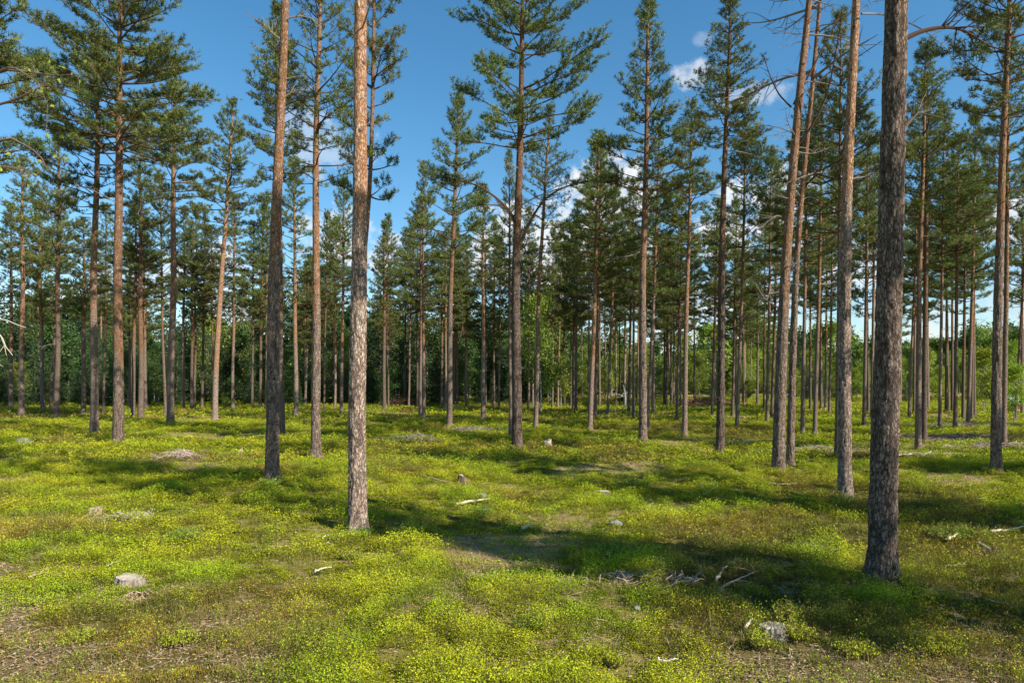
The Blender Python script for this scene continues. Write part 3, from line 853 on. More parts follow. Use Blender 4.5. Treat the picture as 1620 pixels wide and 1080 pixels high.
G4 = hero('leaning orange pine bristling with dead limbs, left of a pair', 'bristling pine', 1231, 748, 18, via=[(1236, 560), (1241, 440), (1249, 320), (1262, 160), (1279, 0)], H=15.5, cb=-30, hw=105, style='mid', zo=4.6, fine=1, dead=48, dmin=4.2, dlong=True)
G5 = hero('leaning orange pine of the pair, right behind the bristling pine', 'bristling pine twin', 1250, 737, 11, via=[(1253, 560), (1257, 440), (1264, 320), (1279, 160), (1293, 0)], H=15.3, cb=-20, hw=80, style='mid', zo=5.2, fine=1, dead=34, dmin=4.8, dlong=True)
G13 = hero('pine with shaded black lower trunk and pale sunlit upper trunk', 'black-and-pale pine', 1337, 790, 20, via=[(1337, 600), (1338.5, 440), (1343, 300), (1351, 150), (1360, 0)], H=14.6, cb=-120, hw=120, style='mid', zo=5.6, tone=1.35, fine=1, dead=5, dmin=6)
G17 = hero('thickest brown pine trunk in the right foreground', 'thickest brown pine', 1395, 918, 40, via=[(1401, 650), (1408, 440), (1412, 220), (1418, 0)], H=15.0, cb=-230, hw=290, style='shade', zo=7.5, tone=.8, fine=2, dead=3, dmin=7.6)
H3 = hero('slim pine with feathery pointed crown right of the thickest trunk', 'feathery pine', 1452.5, 712, 9, via=[(1454, 440), (1461, 250)], top=82, cb=345, hw=78, style='cone', zo=4.0)
H15 = hero('dark leaning pine near the right edge', 'right edge pine', 1576, 748, 14, via=[(1581, 560), (1586.5, 440), (1598, 220), (1613, 0)], H=14.8, cb=180, hw=95, style='mid', zo=5.6, fine=1, dead=6)

# long limbs seen one by one
limb(E1, [(816, 356), (808, 335), (785, 312), (755, 292), (725, 285), (695, 280)], 0.055, 6)
limb(E1, [(822, 390), (838, 350), (858, 318), (885, 298), (915, 290), (945, 284)], 0.05, 6, ydir=1.0)
limb(E1, [(814, 348), (803, 330), (785, 324), (760, 324), (735, 330)], 0.032, 6, ydir=-.5)
limb(G17, [(1431, 62), (1455, 50), (1480, 44), (1505, 43), (1530, 50), (1562, 72)], 0.032, 4, ydir=.4, col=LIMB_UP * .5)
limb(G17, [(1428, 205), (1440, 190), (1452, 178), (1462, 180)], 0.03, 0, col=LIMB_GREY)
limb(G13, [(1338, 255), (1300, 268), (1270, 285), (1262, 300)], 0.02, 0, ydir=1.5, col=LIMB_GREY)
limb(G13, [(1363, 22), (1395, 22), (1430, 32), (1465, 50), (1490, 70), (1500, 80)], 0.02, 0, live=False, ydir=1.2)
limb(G4, [(1256, 165), (1268, 140), (1290, 100), (1312, 55), (1330, 20)], 0.035, 0, col=LIMB_UP * .6)
limb(G4, [(1250, 245), (1282, 205), (1310, 150), (1325, 70), (1332, 20)], 0.035, 0, col=LIMB_UP * .6, ydir=-1)
limb(G5, [(1268, 300), (1300, 268), (1345, 245), (1385, 215)], 0.03, 0, col=LIMB_UP * .55, ydir=-1)
limb(G5, [(1280, 145), (1310, 115), (1350, 95), (1395, 65)], 0.03, 0, col=LIMB_UP * .6)
limb(G4, [(1252, 170), (1232, 150), (1218, 120), (1208, 90)], 0.025, 0, col=LIMB_UP * .5)
limb(G4, [(1240, 345), (1230, 340), (1214, 350), (1203, 362)], 0.016, 0, live=False, ydir=-.4)
limb(F2, [(1019, 318), (1030, 305), (1050, 285), (1072, 262), (1085, 240)], 0.04, 5)
limb(F15, [(1148, 290), (1155, 278), (1170, 272), (1195, 265), (1215, 258)], 0.025, 6)
limb(C2, [(447, 35), (460, 27), (480, 26), (495, 30), (508, 40)], 0.022, 0, live=False)
limb(C2, [(443, 62), (430, 52), (420, 42), (412, 37)], 0.016, 0, live=False)
limb(C2, [(443, 160), (455, 150), (470, 142), (490, 143)], 0.016, 0, live=False)
limb(A9, [(181, 258), (165, 240), (150, 218), (130, 200), (95, 150), (80, 140)], 0.032, 3)
limb(A9, [(183, 320), (165, 310), (145, 300), (120, 295)], 0.02, 0, live=False)
limb(A9, [(190, 255), (210, 248), (235, 250), (262, 265)], 0.022, 0, live=False)

# ---- further pines: (x, y of foot, width, x at row 440)
MIDS = [(17, 647, 6, 17), (68, 649, 6, 67.5), (80, 648, 4.5, 90), (90, 664, 8, 91), (132, 657, 7, 135.5), (164, 651, 4, 169), (205.5, 648, 5, 204),
        (210.5, 661, 6, 214), (223, 663, 8.5, 223), (230.5, 648, 5, 229), (261.5, 659, 4.5, 256), (289.5, 648, 5, 293), (303.5, 649, 5, 305), (308, 647, 4, 311),
        (319.5, 646, 4, 325), (336.5, 651, 3.5, 335), (368, 649, 5, 373.5), (399, 647, 4, 399), (411.5, 647, 5, 417), (421.5, 647, 5, 423.5), (468.5, 658.5, 7.5, 467.5),
        (483, 642, 4, 489), (493.5, 641, 3.5, 494), (512.5, 649, 3.5, 515), (530, 647.5, 4, 530.5), (540, 657.5, 5.5, 542.5), (608, 649, 6, 607.5),
        (614.5, 646, 3, 614.5), (640, 642, 3.5, 641.5), (646.5, 645, 3.5, 651.5), (660, 644, 3.5, 661), (665, 657, 5, 666.5), (699, 645.5, 4.5, 699.5), (705, 649, 4, 705.5),
        (718, 645, 4, 720), (723, 644, 4, 723), (738, 645, 4.5, 738), (768.5, 643, 3, 768.5), (781, 644, 3.5, 782), (789, 645.5, 3.5, 791.7),
        (807.5, 693, 5.5, 806), (836.5, 646, 4, 837), (843, 644, 3.5, 843), (874, 646, 3, 875), (882.5, 645.5, 3.5, 887), (893, 641, 3, 893), (903.5, 642, 4, 904),
        (907, 649, 4.5, 909), (911, 650, 4.5, 913), (937.5, 672, 4.5, 944), (941.5, 661.5, 5, 947), (931, 650, 3.5, 931.5), (948.5, 644, 4, 948.5),
        (958, 643, 3, 957), (961.5, 656, 4.5, 971), (974.5, 642, 3.5, 974), (980.5, 641.5, 3, 980), (988, 642, 5, 989.5), (995, 653, 5, 999),
        (1002, 663.5, 4.5, 1002), (1024.5, 680, 6, 1036), (1033, 654.5, 5.5, 1034), (1050.5, 642, 3.5, 1053), (1054.5, 642, 4, 1055), (1061.5, 642, 3.5, 1062.5),
        (1065.5, 641, 3, 1067), (1070.5, 663.5, 4.5, 1076), (1076.5, 643, 3.5, 1078), (1098.5, 642, 3.5, 1099), (1126.5, 661, 5, 1132.5), (1131, 643, 3, 1131),
        (1159, 657, 5, 1162.5), (1163, 643, 4, 1166.7), (1166, 677.5, 6, 1175.5), (1177, 642, 3.5, 1175), (1198, 641, 4, 1199), (1208.5, 648, 3.5, 1210),
        (1213.5, 667, 5, 1216.5), (1221, 662, 5, 1228), (1269.5, 685, 6.5, 1273.5), (1282, 649, 4, 1283), (1289, 688.5, 6.5, 1296), (1299, 649, 4.5, 1299.5),
        (1306, 647, 4, 1308), (1312, 655, 4, 1316), (1324, 722, 7, 1328), (1367, 675.5, 6, 1370), (1373.5, 654.5, 4.5, 1373), (1379, 665.5, 5, 1383),
        (1438, 663.5, 4.5, 1446), (1446, 654, 4, 1446.5), (1461.5, 700.5, 8.5, 1463), (1468, 647, 4, 1468), (1486.5, 678, 5, 1489), (1497, 652.5, 4.5, 1498),
        (1500.5, 650, 4, 1499), (1506.5, 648, 4, 1507), (1511, 681, 6, 1511), (1523.5, 662, 5, 1525), (1531.5, 674, 6, 1539.5), (1537, 662, 4.5, 1538),
        (1541.5, 660, 4.5, 1542), (1588, 706.5, 8, 1593), (1606, 668, 4.5, 1618.6), (1617, 657, 4.5, 1618)]
for (x_, y_, w_, u_) in MIDS:
    kk = {}
    if (x_, y_) == (1461.5, 700.5): kk = dict(top=130, cb=350, hw=48)
    if (x_, y_) == (1588, 706.5): kk = dict(top=70, cb=330, hw=60)
    if (x_, y_) == (1324, 722): kk = dict(H=13.0)
    if (x_, y_) == (90, 664): kk = dict(top=215, hw=55)
    if (x_, y_) == (807.5, 693): kk = dict(H=11.5, hw=30)
    make_pine(x_, y_, w_, u_, 440, tone=random.Random(int(x_)).uniform(0.58, 1.08), **kk)

# ---- pines just outside the frame, whose crowns and shadows reach in
off = [((-12.6, 15.6), 0.16, 14.5, 'pine at the left edge whose limbs reach into the frame', 1.9), ((11.4, 2.5), 0.14, 13.5, None, 1.0), ((12.8, 1.1), 0.15, 14.0, None, 1.15), ((15.0, -0.3), 0.15, 13.8, None, 1.2), ((16.6, -.4), 0.15, 13.5, None, 0.9), ((9.95, 3.6), 0.13, 13.5, None, 0.95),
       ((15.8, 5.8), 0.15, 14.0, None, 1.7), ((18.6, 4.4), 0.15, 14.0, None, 1.5), ((21.8, 2.4), 0.15, 14.0, None, 1.6), ((12.5, 11.5), 0.14, 14.5, None, 1.8), ((20.5, 17.5), 0.15, 14.5, None, 1.9), ((24, 10), 0.15, 14.0, None, 2.0), ((29, 19), .15, 14, None, 2.0),
       ((27, 26), .15, 14.5, None, 1.8), ((33, 33), .15, 14, None, 1.8), ((21.6, 24.0), .14, 13.5, None, 1.7), ((37, 24), .15, 14, None, 2.), ((-25, 26), .15, 14, None, 1.8), ((-17, 9), .15, 14, None, 2.0), ((-9, -6), .15, 14, None, 2.0),
       ((5, -14), .15, 14, None, 2.0), ((-3, -11), .15, 14, None, 2.0), ((16, -12), .15, 14, None, 2.0)]
for (bxy, r_, H_, lab, rad_) in off:
    t = make_pine(-999, 700, r_, base=bxy, H=H_, style='shade', hw=rad_ / bxy[1] * FPX, cb_z=8.4 if bxy[1] < 3 else 7.0, dead=3)
    t['off'] = True
    tag(t['o'], lab or 'pine standing outside the frame beside the open stand', 'pine tree', None if lab else 'pines outside the frame')
    t['lab'] = True
    if lab: EDGE = t
limb(EDGE, [(-20, 170), (20, 160), (50, 145), (70, 135), (100, 140), (135, 155)], 0.03, 3)
limb(EDGE, [(-20, 245), (5, 242), (30, 238), (50, 236)], 0.02, 5)

# ---------------------------------------------------------------- far wood: spruces, birches, tall pines
def spruce_mesh(seed, L, Rr, nsc=1.0):
    rd = random.Random(seed); G = Geo(); P, D, C = [], [], []
    z = 0.25
    while z < L:
        t = z / L; rr = Rr * (1 - t) ** 0.85 * rd.uniform(0.85, 1.1) + 0.08
        nb = int(6 + 5 * (1 - t))
        for b in range(nb):
            a = rd.uniform(0, 6.28); ln = rr * rd.uniform(0.65, 1.1)
            k = max(3, int(ln / 0.16 * nsc))
            tone = rd.uniform(0.7, 1.2)
            for q in range(k):
                s = (q + 0.6) / k * ln
                droop = -0.25 * s + 0.06 * s * s
                wv = 0.28 * (1 - s / (ln + .1)) + 0.06
                P.append(np.array([math.cos(a) * s + rd.gauss(0, wv), math.sin(a) * s + rd.gauss(0, wv), z + droop + rd.gauss(0, .04)]))
                D.append(np.array([math.cos(a), math.sin(a), rd.uniform(-0.4, 0.25)]))
                C.append(np.array([0.052, 0.090, 0.030]) * tone * rd.uniform(.8, 1.2))
        z += rd.uniform(0.22, 0.36)
    shoots_mesh(G, P, D, 6, 0.22, 0.06, C, 0.15, 0.75)
    return G.mesh('spruce_crown', [M_NEEDLE, M_LIMB])
def birch_mesh(seed, L, Rr, n, s=0.10, col=(0.13, 0.20, 0.035)):
    rd = random.Random(seed); G = Geo()
    # limbs
    cl = []
    for b in range(26):
        z0 = L * rd.uniform(0.02, 0.85); a = rd.uniform(0, 6.28)
        t = z0 / L; ln = Rr * (math.sin(math.pi * min(1, 0.18 + 0.82 * t) ** 0.8) * .9 + 0.15) * rd.uniform(.6, 1.1)
        pts = branch_path(rd, z0, a, R(rd.uniform(25, 55)), ln * 1.2, 7, 0.0, 0.07)
        v, f = tube(pts, np.linspace(.022, .004, 7), 4); G.add(v, f, LIMB_GREY, 1)
        for p in pts[2:]: cl.append(p)
    cl = np.array(cl)
    idx = rng.integers(0, len(cl), n)
    tone = 0.7 + 0.6 * rng.random(len(cl))
    ctr = cl[idx] + rng.normal(0, 1, (n, 3)) * np.array([.22, .22, .2]) * (Rr / 1.5)
    nrm = unit(rng.normal(0, 1, (n, 3)) + np.array([0, 0, .5])); tan = unit(np.cross(nrm, rng.normal(0, 1, (n, 3)))); bit = np.cross(nrm, tan)
    Ls = s * (0.7 + .6 * rng.random((n, 1)))
    v = np.stack([ctr - tan * Ls * .5, ctr + bit * Ls * .36, ctr + tan * Ls * .55, ctr - bit * Ls * .36], 1).reshape(-1, 3)
    b = (np.arange(n) * 4)[:, None]
    f = np.concatenate([b + np.array([[0, 1, 2]]), b + np.array([[0, 2, 3]])])
    cc = np.array(col) * tone[idx][:, None] * (0.75 + 0.5 * rng.random((n, 1)))
    G.add(v, f, np.repeat(cc, 4, axis=0), 0)
    return G.mesh('birch_crown', [M_LEAF, M_LIMB])
SPR = [spruce_mesh(600 + i, 8.0, 1.7) for i in range(4)]
BIR = [birch_mesh(700 + i, 5.0, 1.5, 5200, 0.12, c) for i, c in enumerate([(0.07, 0.125, 0.028), (0.20, 0.255, 0.035), (0.27, 0.33, 0.03)])]  # first leaf colour darkened to stand for shade in the left wood
def simple_trunk(H, r, col, name):
    G = Geo()
    rd = random.Random(int(H * 100))
    pts = np.array([(rd.gauss(0, .02) * z, rd.gauss(0, .02) * z, z) for z in np.linspace(-0.2, H, 7)])
    v, f = tube(pts, np.linspace(r, r * .25, 7), 7); G.add(v, f, col)
    return G.mesh(name, [M_LIMB], True)
ST = simple_trunk(6.6, 0.10, LIMB_GREY, 'spruce_trunk')
BT = simple_trunk(4.6, 0.05, (0.35, 0.34, 0.32), 'birch_trunk')
FAR = []
frd = random.Random(77)
def far_tree(kind, X, Y, H):
    z = th(X, Y); rt = link({'s': 'spruce_tree', 'b': 'birch_tree'}[kind], None, None, (X, Y, z), (0, 0, frd.uniform(0, 6.28)))
    rt['category'] = {'s': 'spruce tree', 'b': 'birch tree'}[kind]
    if kind == 's':
        k = H / 8.0; w = k * frd.uniform(.85, 1.15) if k < 1.2 else frd.uniform(1.0, 1.3)
        link('crown', frd.choice(SPR), rt, (0, 0, 0.02 * H), (0, 0, 0), (w, w, k)); link('trunk', ST, rt, (0, 0, 0), (0, 0, 0), (k, k, k))
    else:
        k = H / 6.0; w = k * frd.uniform(.85, 1.2)
        right = X / Y > 0.1
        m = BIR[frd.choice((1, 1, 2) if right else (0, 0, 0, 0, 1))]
        link('crown', m, rt, (0, 0, 0.9 * k), (0, 0, 0), (w, w, k)); link('trunk', BT, rt, (0, 0, 0), (0, 0, 0), (k, k, k))
    FAR.append({'x': 810 + X / Y * FPX, 'y': HOR + CAMH / Y * FPX, 'o': rt, 'k': kind, 'H': H, 'Y': Y})
# left two thirds: tall dark wood; right: lower, lighter young trees
def fx(px, Y): return (px - 810) / FPX * Y
npx = 0
for row, (Y0, Y1, step) in enumerate([(57, 62, 19), (63, 70, 22), (71, 82, 26)]):
    px = -60.0
    while px < 900:
        Y = frd.uniform(Y0, Y1)
        if row == 0:
            kind = 'b' if frd.random() < 0.3 else 's'; H = frd.uniform(2.2, 6.0)
        else:
            kind = 's' if frd.random() < 0.6 else 'b'; H = frd.uniform(6.5, 11.5) if kind == 's' else frd.uniform(5.5, 9)
        far_tree(kind, fx(px, Y), Y, H)
        px += step * frd.uniform(0.6, 1.4)
    px = 905.0
    while px < 1690:
        Y = frd.uniform(Y0 + 6, Y1 + 12)
        kind = 's' if frd.random() < 0.42 else 'b'; H = frd.uniform(2.0, 4.4) if row == 0 else frd.uniform(3.6, 6.8)
        if px > 1540 and row > 0: H += 0.8
        far_tree(kind, fx(px, Y), Y, H)
        px += step * 1.35 * frd.uniform(0.6, 1.4)
# the leafy tree in the middle and the bright bushes on the right
def leafy(px, py, H, col_i, w=1.0, nm='leafy_tree', lab='', cat='leafy tree'):
    b = ground_at(px, py); k = H / 6.0
    rt = root(nm, b, lab, cat)
    link('crown', BIR[col_i], rt, (0, 0, .9 * k), (0, 0, 1.0), (w * k, w * k, k)); link('trunk', BT, rt, (0, 0, 0), (0, 0, 0), (k, k, k))
    return rt
leafy(856, 652, 8.6, 1, 0.85, lab='bright leafy birch wrapped round the sparse-crowned pine in the middle')
leafy(1556, 655, 4.6, 2, 1.15, lab='yellow green leafy birch left of the right edge pine')
leafy(1604, 672, 3.2, 2, 1.1, nm='leafy_shrub', lab='small bright green bush right of the right edge pine', cat='shrub')
leafy(929, 651, 1.6, 2, 1.3, nm='leafy_shrub', lab='low bright green bush left of the paired orange pine', cat='shrub')
leafy(356, 650, 1.4, 1, 1.3, nm='leafy_shrub', lab='low bush right of the bright orange pine', cat='shrub')

# tall pines inside the far wood
for i in range(46):
    left = i < 32
    px = frd.uniform(-40, 880) if left else frd.uniform(900, 1660)
    Y = frd.uniform(60, 88)
    t = make_pine(px, 640, frd.uniform(0.085, 0.13), base=(fx(px, Y), Y), H=frd.uniform(11.5, 15.0), hw=frd.uniform(1.2, 1.6) / Y * FPX, style='cone', dead=0)
    t['x'] = px; t['y'] = HOR + CAMH / Y * FPX; t['far'] = True

# the wood beyond, one mass
def distant_wood():
    vs, fs, cs, ms, n = [], [], [], [], 0
    src = []
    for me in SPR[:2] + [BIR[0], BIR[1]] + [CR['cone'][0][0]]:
        v = np.zeros(len(me.vertices) * 3, np.float32); me.vertices.foreach_get('co', v); v = v.reshape(-1, 3)
        f = np.zeros(len(me.polygons) * 3, np.int32); me.polygons.foreach_get('vertices', f); f = f.reshape(-1, 3)
        c = np.zeros(len(v) * 4, np.float32); me.attributes['Col'].data.foreach_get('color', c); c = c.reshape(-1, 4)[:, :3]
        src.append((v, f, c))
    for i in range(190):
        px = -150 + 1950 * (i + frd.random()) / 190
        left = px < 900
        Y = frd.uniform(86, 100) if left else frd.uniform(96, 125)
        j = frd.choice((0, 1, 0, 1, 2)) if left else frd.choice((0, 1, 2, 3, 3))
        v, f, c = src[j]
        # a quarter of the faces is enough this far away
        keep = rng.random(len(f)) < (0.22 if j < 2 else 0.5)
        f2 = f[keep]; u, inv = np.unique(f2, return_inverse=True)
        H = (frd.uniform(10.5, 14.5) if left else frd.uniform(8.0, 12.0)) * (1.0 + 0.15 * math.sin(px / 60))
        k = H / (8.0 if j < 2 else 5.6)
        a = frd.uniform(0, 6.28); w = k * frd.uniform(.9, 1.3)
        vv = v[u] * np.array([w, w, k])
        # grow the kept leaves a little
        tri = inv.reshape(-1, 3); cen = vv[tri].mean(1, keepdims=True)
        tv = (cen + (vv[tri] - cen) * 2.0).reshape(-1, 3)
        ca, sa = math.cos(a), math.sin(a)
        X, = (fx(px, Y),)
        tv = np.stack([tv[:, 0] * ca - tv[:, 1] * sa + X, tv[:, 0] * sa + tv[:, 1] * ca + Y, tv[:, 2] + 0.2], 1)
        vs.append(tv); fs.append(np.arange(len(tv)).reshape(-1, 3) + n); n += len(tv)
        cs.append(c[u][tri].reshape(-1, 3) * (0.75 + .5 * frd.random()))
    me = mesh_np('distant_wood', np.concatenate(vs), np.concatenate(fs), [M_NEEDLE], np.concatenate(cs))
    tag(link('distant_wood', me), 'dense mixed wood closing the view behind the open pine stand', 'wood', None, 'stuff')
distant_wood()

# ---------------------------------------------------------------- birch at the left edge with a twig hanging in
def edge_birch():
    X, Y = -4.75, 5.2
    b = Vector((X, Y, th(X, Y)))
    rt = root('birch_tree', b, 'young birch at the left edge, thin twigs with bright leaves hanging in', 'birch tree')
    G = Geo(); pts = np.array([(0, 0, -.2), (.02, .02, 1.2), (-.03, .03, 2.6), (.0, 0, 4.2), (.05, -.03, 5.6)])
    v, f = tube(pts, [.055, .045, .036, .024, .010], 10); G.add(v, f, (.42, .40, .37))
    link('trunk', G.mesh('birch_trunk', [M_LIMB], True), rt)
    rd = random.Random(4)
    def to_l(px, py, Yt):
        Xp, Z = px_to(Yt, px, py); return np.array([Xp - b.x, Yt - b.y, Z - b.z])
    for path, nl in (([(-70, 210), (-20, 120), (20, 105), (60, 130), (75, 165)], 8), ([(-70, 330), (-20, 262), (20, 265), (45, 268), (60, 285)], 9),
                     ([(-60, 180), (0, 110), (50, 115), (90, 120), (125, 118)], 10), ([(-60, 290), (10, 215), (50, 235), (66, 250), (72, 262)], 9)):
        Q = np.array([to_l(px, py, 5.2 - 0.04 * i) for i, (px, py) in enumerate(path)])
        Q[0] = (Q[0] * 0.2); Q[0][2] = Q[1][2] - 0.5
        t = np.linspace(0, 1, len(Q)); tt = np.linspace(0, 1, 14)
        Q = np.stack([np.interp(tt, t, Q[:, k]) for k in range(3)], 1)
        G = Geo(); v, f = tube(Q, np.linspace(.012, .0018, 14), 5); G.add(v, f, (.16, .11, .09), 1)
        for k in range(nl * 2):
            i = rd.randint(7, 13); p = Q[i] + np.array([rd.gauss(0, .07), rd.gauss(0, .06), rd.gauss(-.02, .06)])
            v, f = tube(np.array([Q[i], (Q[i] + p) / 2, p]), [.0018, .0015, .001], 3); G.add(v, f, (.16, .12, .08), 1)
            n_ = unit(np.array([rd.gauss(0, 1), rd.gauss(-.6, .8), rd.gauss(0, 1)])); t_ = unit(np.cross(n_, np.array([rd.gauss(0, 1), rd.gauss(0, 1), rd.gauss(0, 1)]))); b_ = np.cross(n_, t_)
            s = rd.uniform(.022, .036)
            lv = np.array([p, p + t_ * s * .45 + b_ * s * .42, p + t_ * s * 1.25, p + t_ * s * .45 - b_ * s * .42, p + t_ * s * .6 + n_ * s * .1])
            G.add(lv, [[0, 1, 4], [1, 2, 4], [2, 3, 4], [3, 0, 4]], np.array((.30, .38, .05)) * rd.uniform(.7, 1.15), 0)
        link('leafy_twig', G.mesh('leafy_twig', [M_LEAF, M_LIMB]), rt)
    for path, r_ in (([(-60, 520), (-10, 503), (12, 507), (28, 514), (41, 518)], .006), ([(-60, 500), (-12, 515), (4, 535), (9, 548), (20, 562)], .006), ([(2, 533), (7, 546), (10, 562)], .004), ([(7, 546), (0, 556), (-8, 562)], .003), ([(-40, 560), (-10, 570), (5, 580)], .004)):
        Q = np.array([to_l(px, py, 5.0) for (px, py) in path])
        G = Geo(); v, f = tube(Q, np.linspace(r_, r_ * .4, len(Q)), 5); G.add(v, f, (.50, .47, .38))
        link('bare_twig', G.mesh('bare_twig', [M_LIMB]), rt)
edge_birch()

# ---------------------------------------------------------------- stumps, sticks, piles, stones
def stump(px, py, r, h, lab, seed, tone=(0.36, 0.30, 0.25), tilt=0.1):
    b = ground_at(px, py); rd = random.Random(seed)
    rt = root('tree_stump', b - Vector((0, 0, 0.03)), lab, 'tree stump', 'stumps in the undergrowth')
    S = 56; zs = [0, .02, .06, .12, h * .5, h * .75, h * .93, h]
    V = []
    for k, z in enumerate(zs):
        fl = 1 + 0.55 * math.exp(-z / .05)
        for j in range(S):
            a = j * 2 * math.pi / S
            n_ = float(vnoise(np.array([math.cos(a) * 5 + seed]), np.array([math.sin(a) * 5]), np.array([z * 4 + 1.0]), seed=seed)[0])
            n2_ = float(vnoise(np.array([math.cos(a) * 14 + seed]), np.array([math.sin(a) * 14]), np.array([z * 6 + 1.0]), seed=seed + 3)[0])
            but = 1 + 0.22 * math.exp(-z / .07) * math.sin(a * 5 + seed)
            rr = r * fl * but * (0.86 + .2 * n_ + 0.12 * n2_)
            zz = z + (0.02 * (n_ - .5) + tilt * math.cos(a + seed) * r if k >= 5 else 0)
            V.append((rr * math.cos(a), rr * math.sin(a), zz))
    V = np.array(V); F = []
    for k in range(len(zs) - 1):
        for j in range(S):
            j2 = (j + 1) % S; A = k * S
            F += [[A + j, A + j2, A + S + j2], [A + j, A + S + j2, A + S + j]]
    G = Geo(); G.add(V, F, tone)
    link('bark_side', G.mesh('stump_side', [M_WOOD], False), rt)
    top = V[-S:] * np.array([.985, .985, 1]); rings = [top * np.array([q, q, 1]) + np.array([0, 0, .002 + 0.006 * (1 - q)]) for q in (1, .66, .33)]
    V2 = np.concatenate(rings + [np.array([[0, 0, top[:, 2].mean() + .006]])]); F2 = []
    for k in range(2):
        for j in range(S):
            j2 = (j + 1) % S; A = k * S
            F2 += [[A + j, A + j2, A + S + j2], [A + j, A + S + j2, A + S + j]]
    for j in range(S): F2.append([2 * S + j, 2 * S + (j + 1) % S, 3 * S])
    V2[S:2 * S, 2] += np.array([rd.gauss(0, .003) for _ in range(S)])
    G = Geo(); G.add(V2, F2, (1, 1, 1)); link('cut_top', G.mesh('stump_top', [M_CUT], False), rt)
stump(206, 926, 0.135, 0.125, 'old grey tree stump with split side in the left foreground', 3, (.30, .24, .19), .18)
stump(1222, 1006, 0.11, 0.13, 'low pale round tree stump left of the thickest trunk, near the bottom', 7, (.30, .25, .20), .1)
stump(151, 812, 0.10, 0.13, 'small tan stump at left, sunk in the green shrubs', 12, (.45, .32, .20), .1)
stump(733, 764, 0.13, 0.17, 'brown weathered stump between big scaly and two-limbed pines', 15, (.22, .14, .09), .5)
stump(955, 784, 0.12, 0.13, 'dark flat stump at the edge of shade right of centre', 22, (.14, .10, .08), .05)
stump(378, 719, 0.10, 0.16, 'tiny pale stump left of the grey-footed pine', 25, (.6, .5, .35), .5)
stump(762, 787, 0.09, 0.10, 'flat grey stump above the long pale stick', 27, (.38, .36, .33), .05)
stump(866, 705, 0.13, 0.22, 'pale cut stump right of the two-limbed dark pine foot', 31, (.60, .46, .32), .4)

def stone(px, py, r, lab, seed):
    b = ground_at(px, py)
    import bmesh
    bm = bmesh.new(); bmesh.ops.create_icosphere(bm, subdivisions=4, radius=1)
    me = bpy.data.meshes.new('stone')
    for v in bm.verts:
        n_ = float(fbm(np.array([v.co.x * 1.4 + seed]), np.array([v.co.y * 1.4]), np.array([v.co.z * 1.4 + 3.0]), seed=seed)[0])
        v.co *= r * (0.6 + .8 * n_); v.co.z *= .6
    bm.to_mesh(me); bm.free(); me.materials.append(M_STONE)
    for p in me.polygons: p.use_smooth = True
    tag(link('stone', me, None, b + Vector((0, 0, r * .02))), lab, 'stone', 'stones among the shrubs')
stone(972, 830, 0.14, 'pale grey stone on the sunny slope right of centre', 5)
stone(1045, 893, 0.13, 'blue grey stone in shade left of the fallen branches', 9)
stone(1008, 962, 0.045, 'small white stone below the fallen branches', 12)
stone(38, 700, 0.25, 'dark mossy boulder at far left edge below the leftmost pines', 15)

def stick(pix, r, lab, col=(.50, .42, .32), twigs=3, seed=1, name='fallen_branch', lift=0.07):
    P = [ground_at(*p) for p in pix]; o0 = P[0]
    rd = random.Random(seed)
    Q = np.array([(p - o0)[:] for p in P]); Q[:, 2] += lift
    t = np.linspace(0, 1, len(Q)); tt = np.linspace(0, 1, 12)
    Q = np.stack([np.interp(tt, t, Q[:, k]) for k in range(3)], 1)
    Q += np.array([[rd.gauss(0, .006), rd.gauss(0, .006), abs(rd.gauss(0, .008))] for _ in range(12)])
    G = Geo(); v, f = tube(Q, np.linspace(r, r * .5, 12), 7, True); G.add(v, f, col)
    L = np.linalg.norm(Q[-1] - Q[0])
    for k in range(twigs):
        i = rd.randint(3, 10); d = unit(np.array([rd.gauss(0, 1), rd.gauss(0, 1), abs(rd.gauss(.2, .3))]))
        e = Q[i] + d * L * rd.uniform(.12, .3)
        v, f = tube(np.array([Q[i], (Q[i] + e) / 2 + [0, 0, .015], e]), [r * .5, r * .4, r * .2], 5); G.add(v, f, col)
    o = link(name, G.mesh(name, [M_LIMB]), None, o0)
    tag(o, lab, 'fallen branch', 'sticks lying on the ground')
stick([(721, 803), (745, 799), (775, 794)], .026, 'long pale stick lying on green shrubs, centre left', (.66, .54, .36), 0, 1)
stick([(665, 757), (690, 762), (716, 770)], .010, 'thin pale twig above the long pale stick', (.60, .52, .40), 0, 2)
stick([(826, 842), (833, 840), (840, 836)], .028, 'short pale stick at the edge of the dark shade, centre', (.66, .55, .36), 0, 3)
stick([(1048, 941), (1070, 931), (1095, 928), (1105, 924)], .012, 'forked grey branch in the shade left of the thickest trunk', (.36, .29, .22), 4, 4)
stick([(1134, 932), (1142, 918), (1148, 908)], .017, 'short upright pale stick amid the fallen branches', (.46, .35, .25), 1, 5, lift=.1)
stick([(1136, 942), (1165, 928), (1190, 916), (1212, 908)], .013, 'long grey branch lying diagonally left of the thickest trunk', (.34, .27, .21), 3, 6)
stick([(1155, 903), (1168, 898), (1183, 904)], .012, 'bent pale branch above the diagonal grey branch', (.42, .34, .25), 2, 7, lift=.1)
stick([(1113, 788), (1126, 780), (1136, 773)], .016, 'short pale stick left of the black-and-pale pine', (.60, .48, .36), 1, 8)
stick([(1512, 791), (1535, 794), (1560, 796)], .017, 'grey stick right of the thickest trunk, furthest of three', (.55, .50, .42), 1, 9)
stick([(1568, 848), (1592, 846), (1620, 840)], .020, 'pale stick at the right edge in green shrubs', (.66, .54, .38), 0, 10)
stick([(1500, 860), (1507, 857), (1517, 851)], .024, 'short yellowish wood piece right of the thickest trunk', (.66, .56, .36), 1, 11)
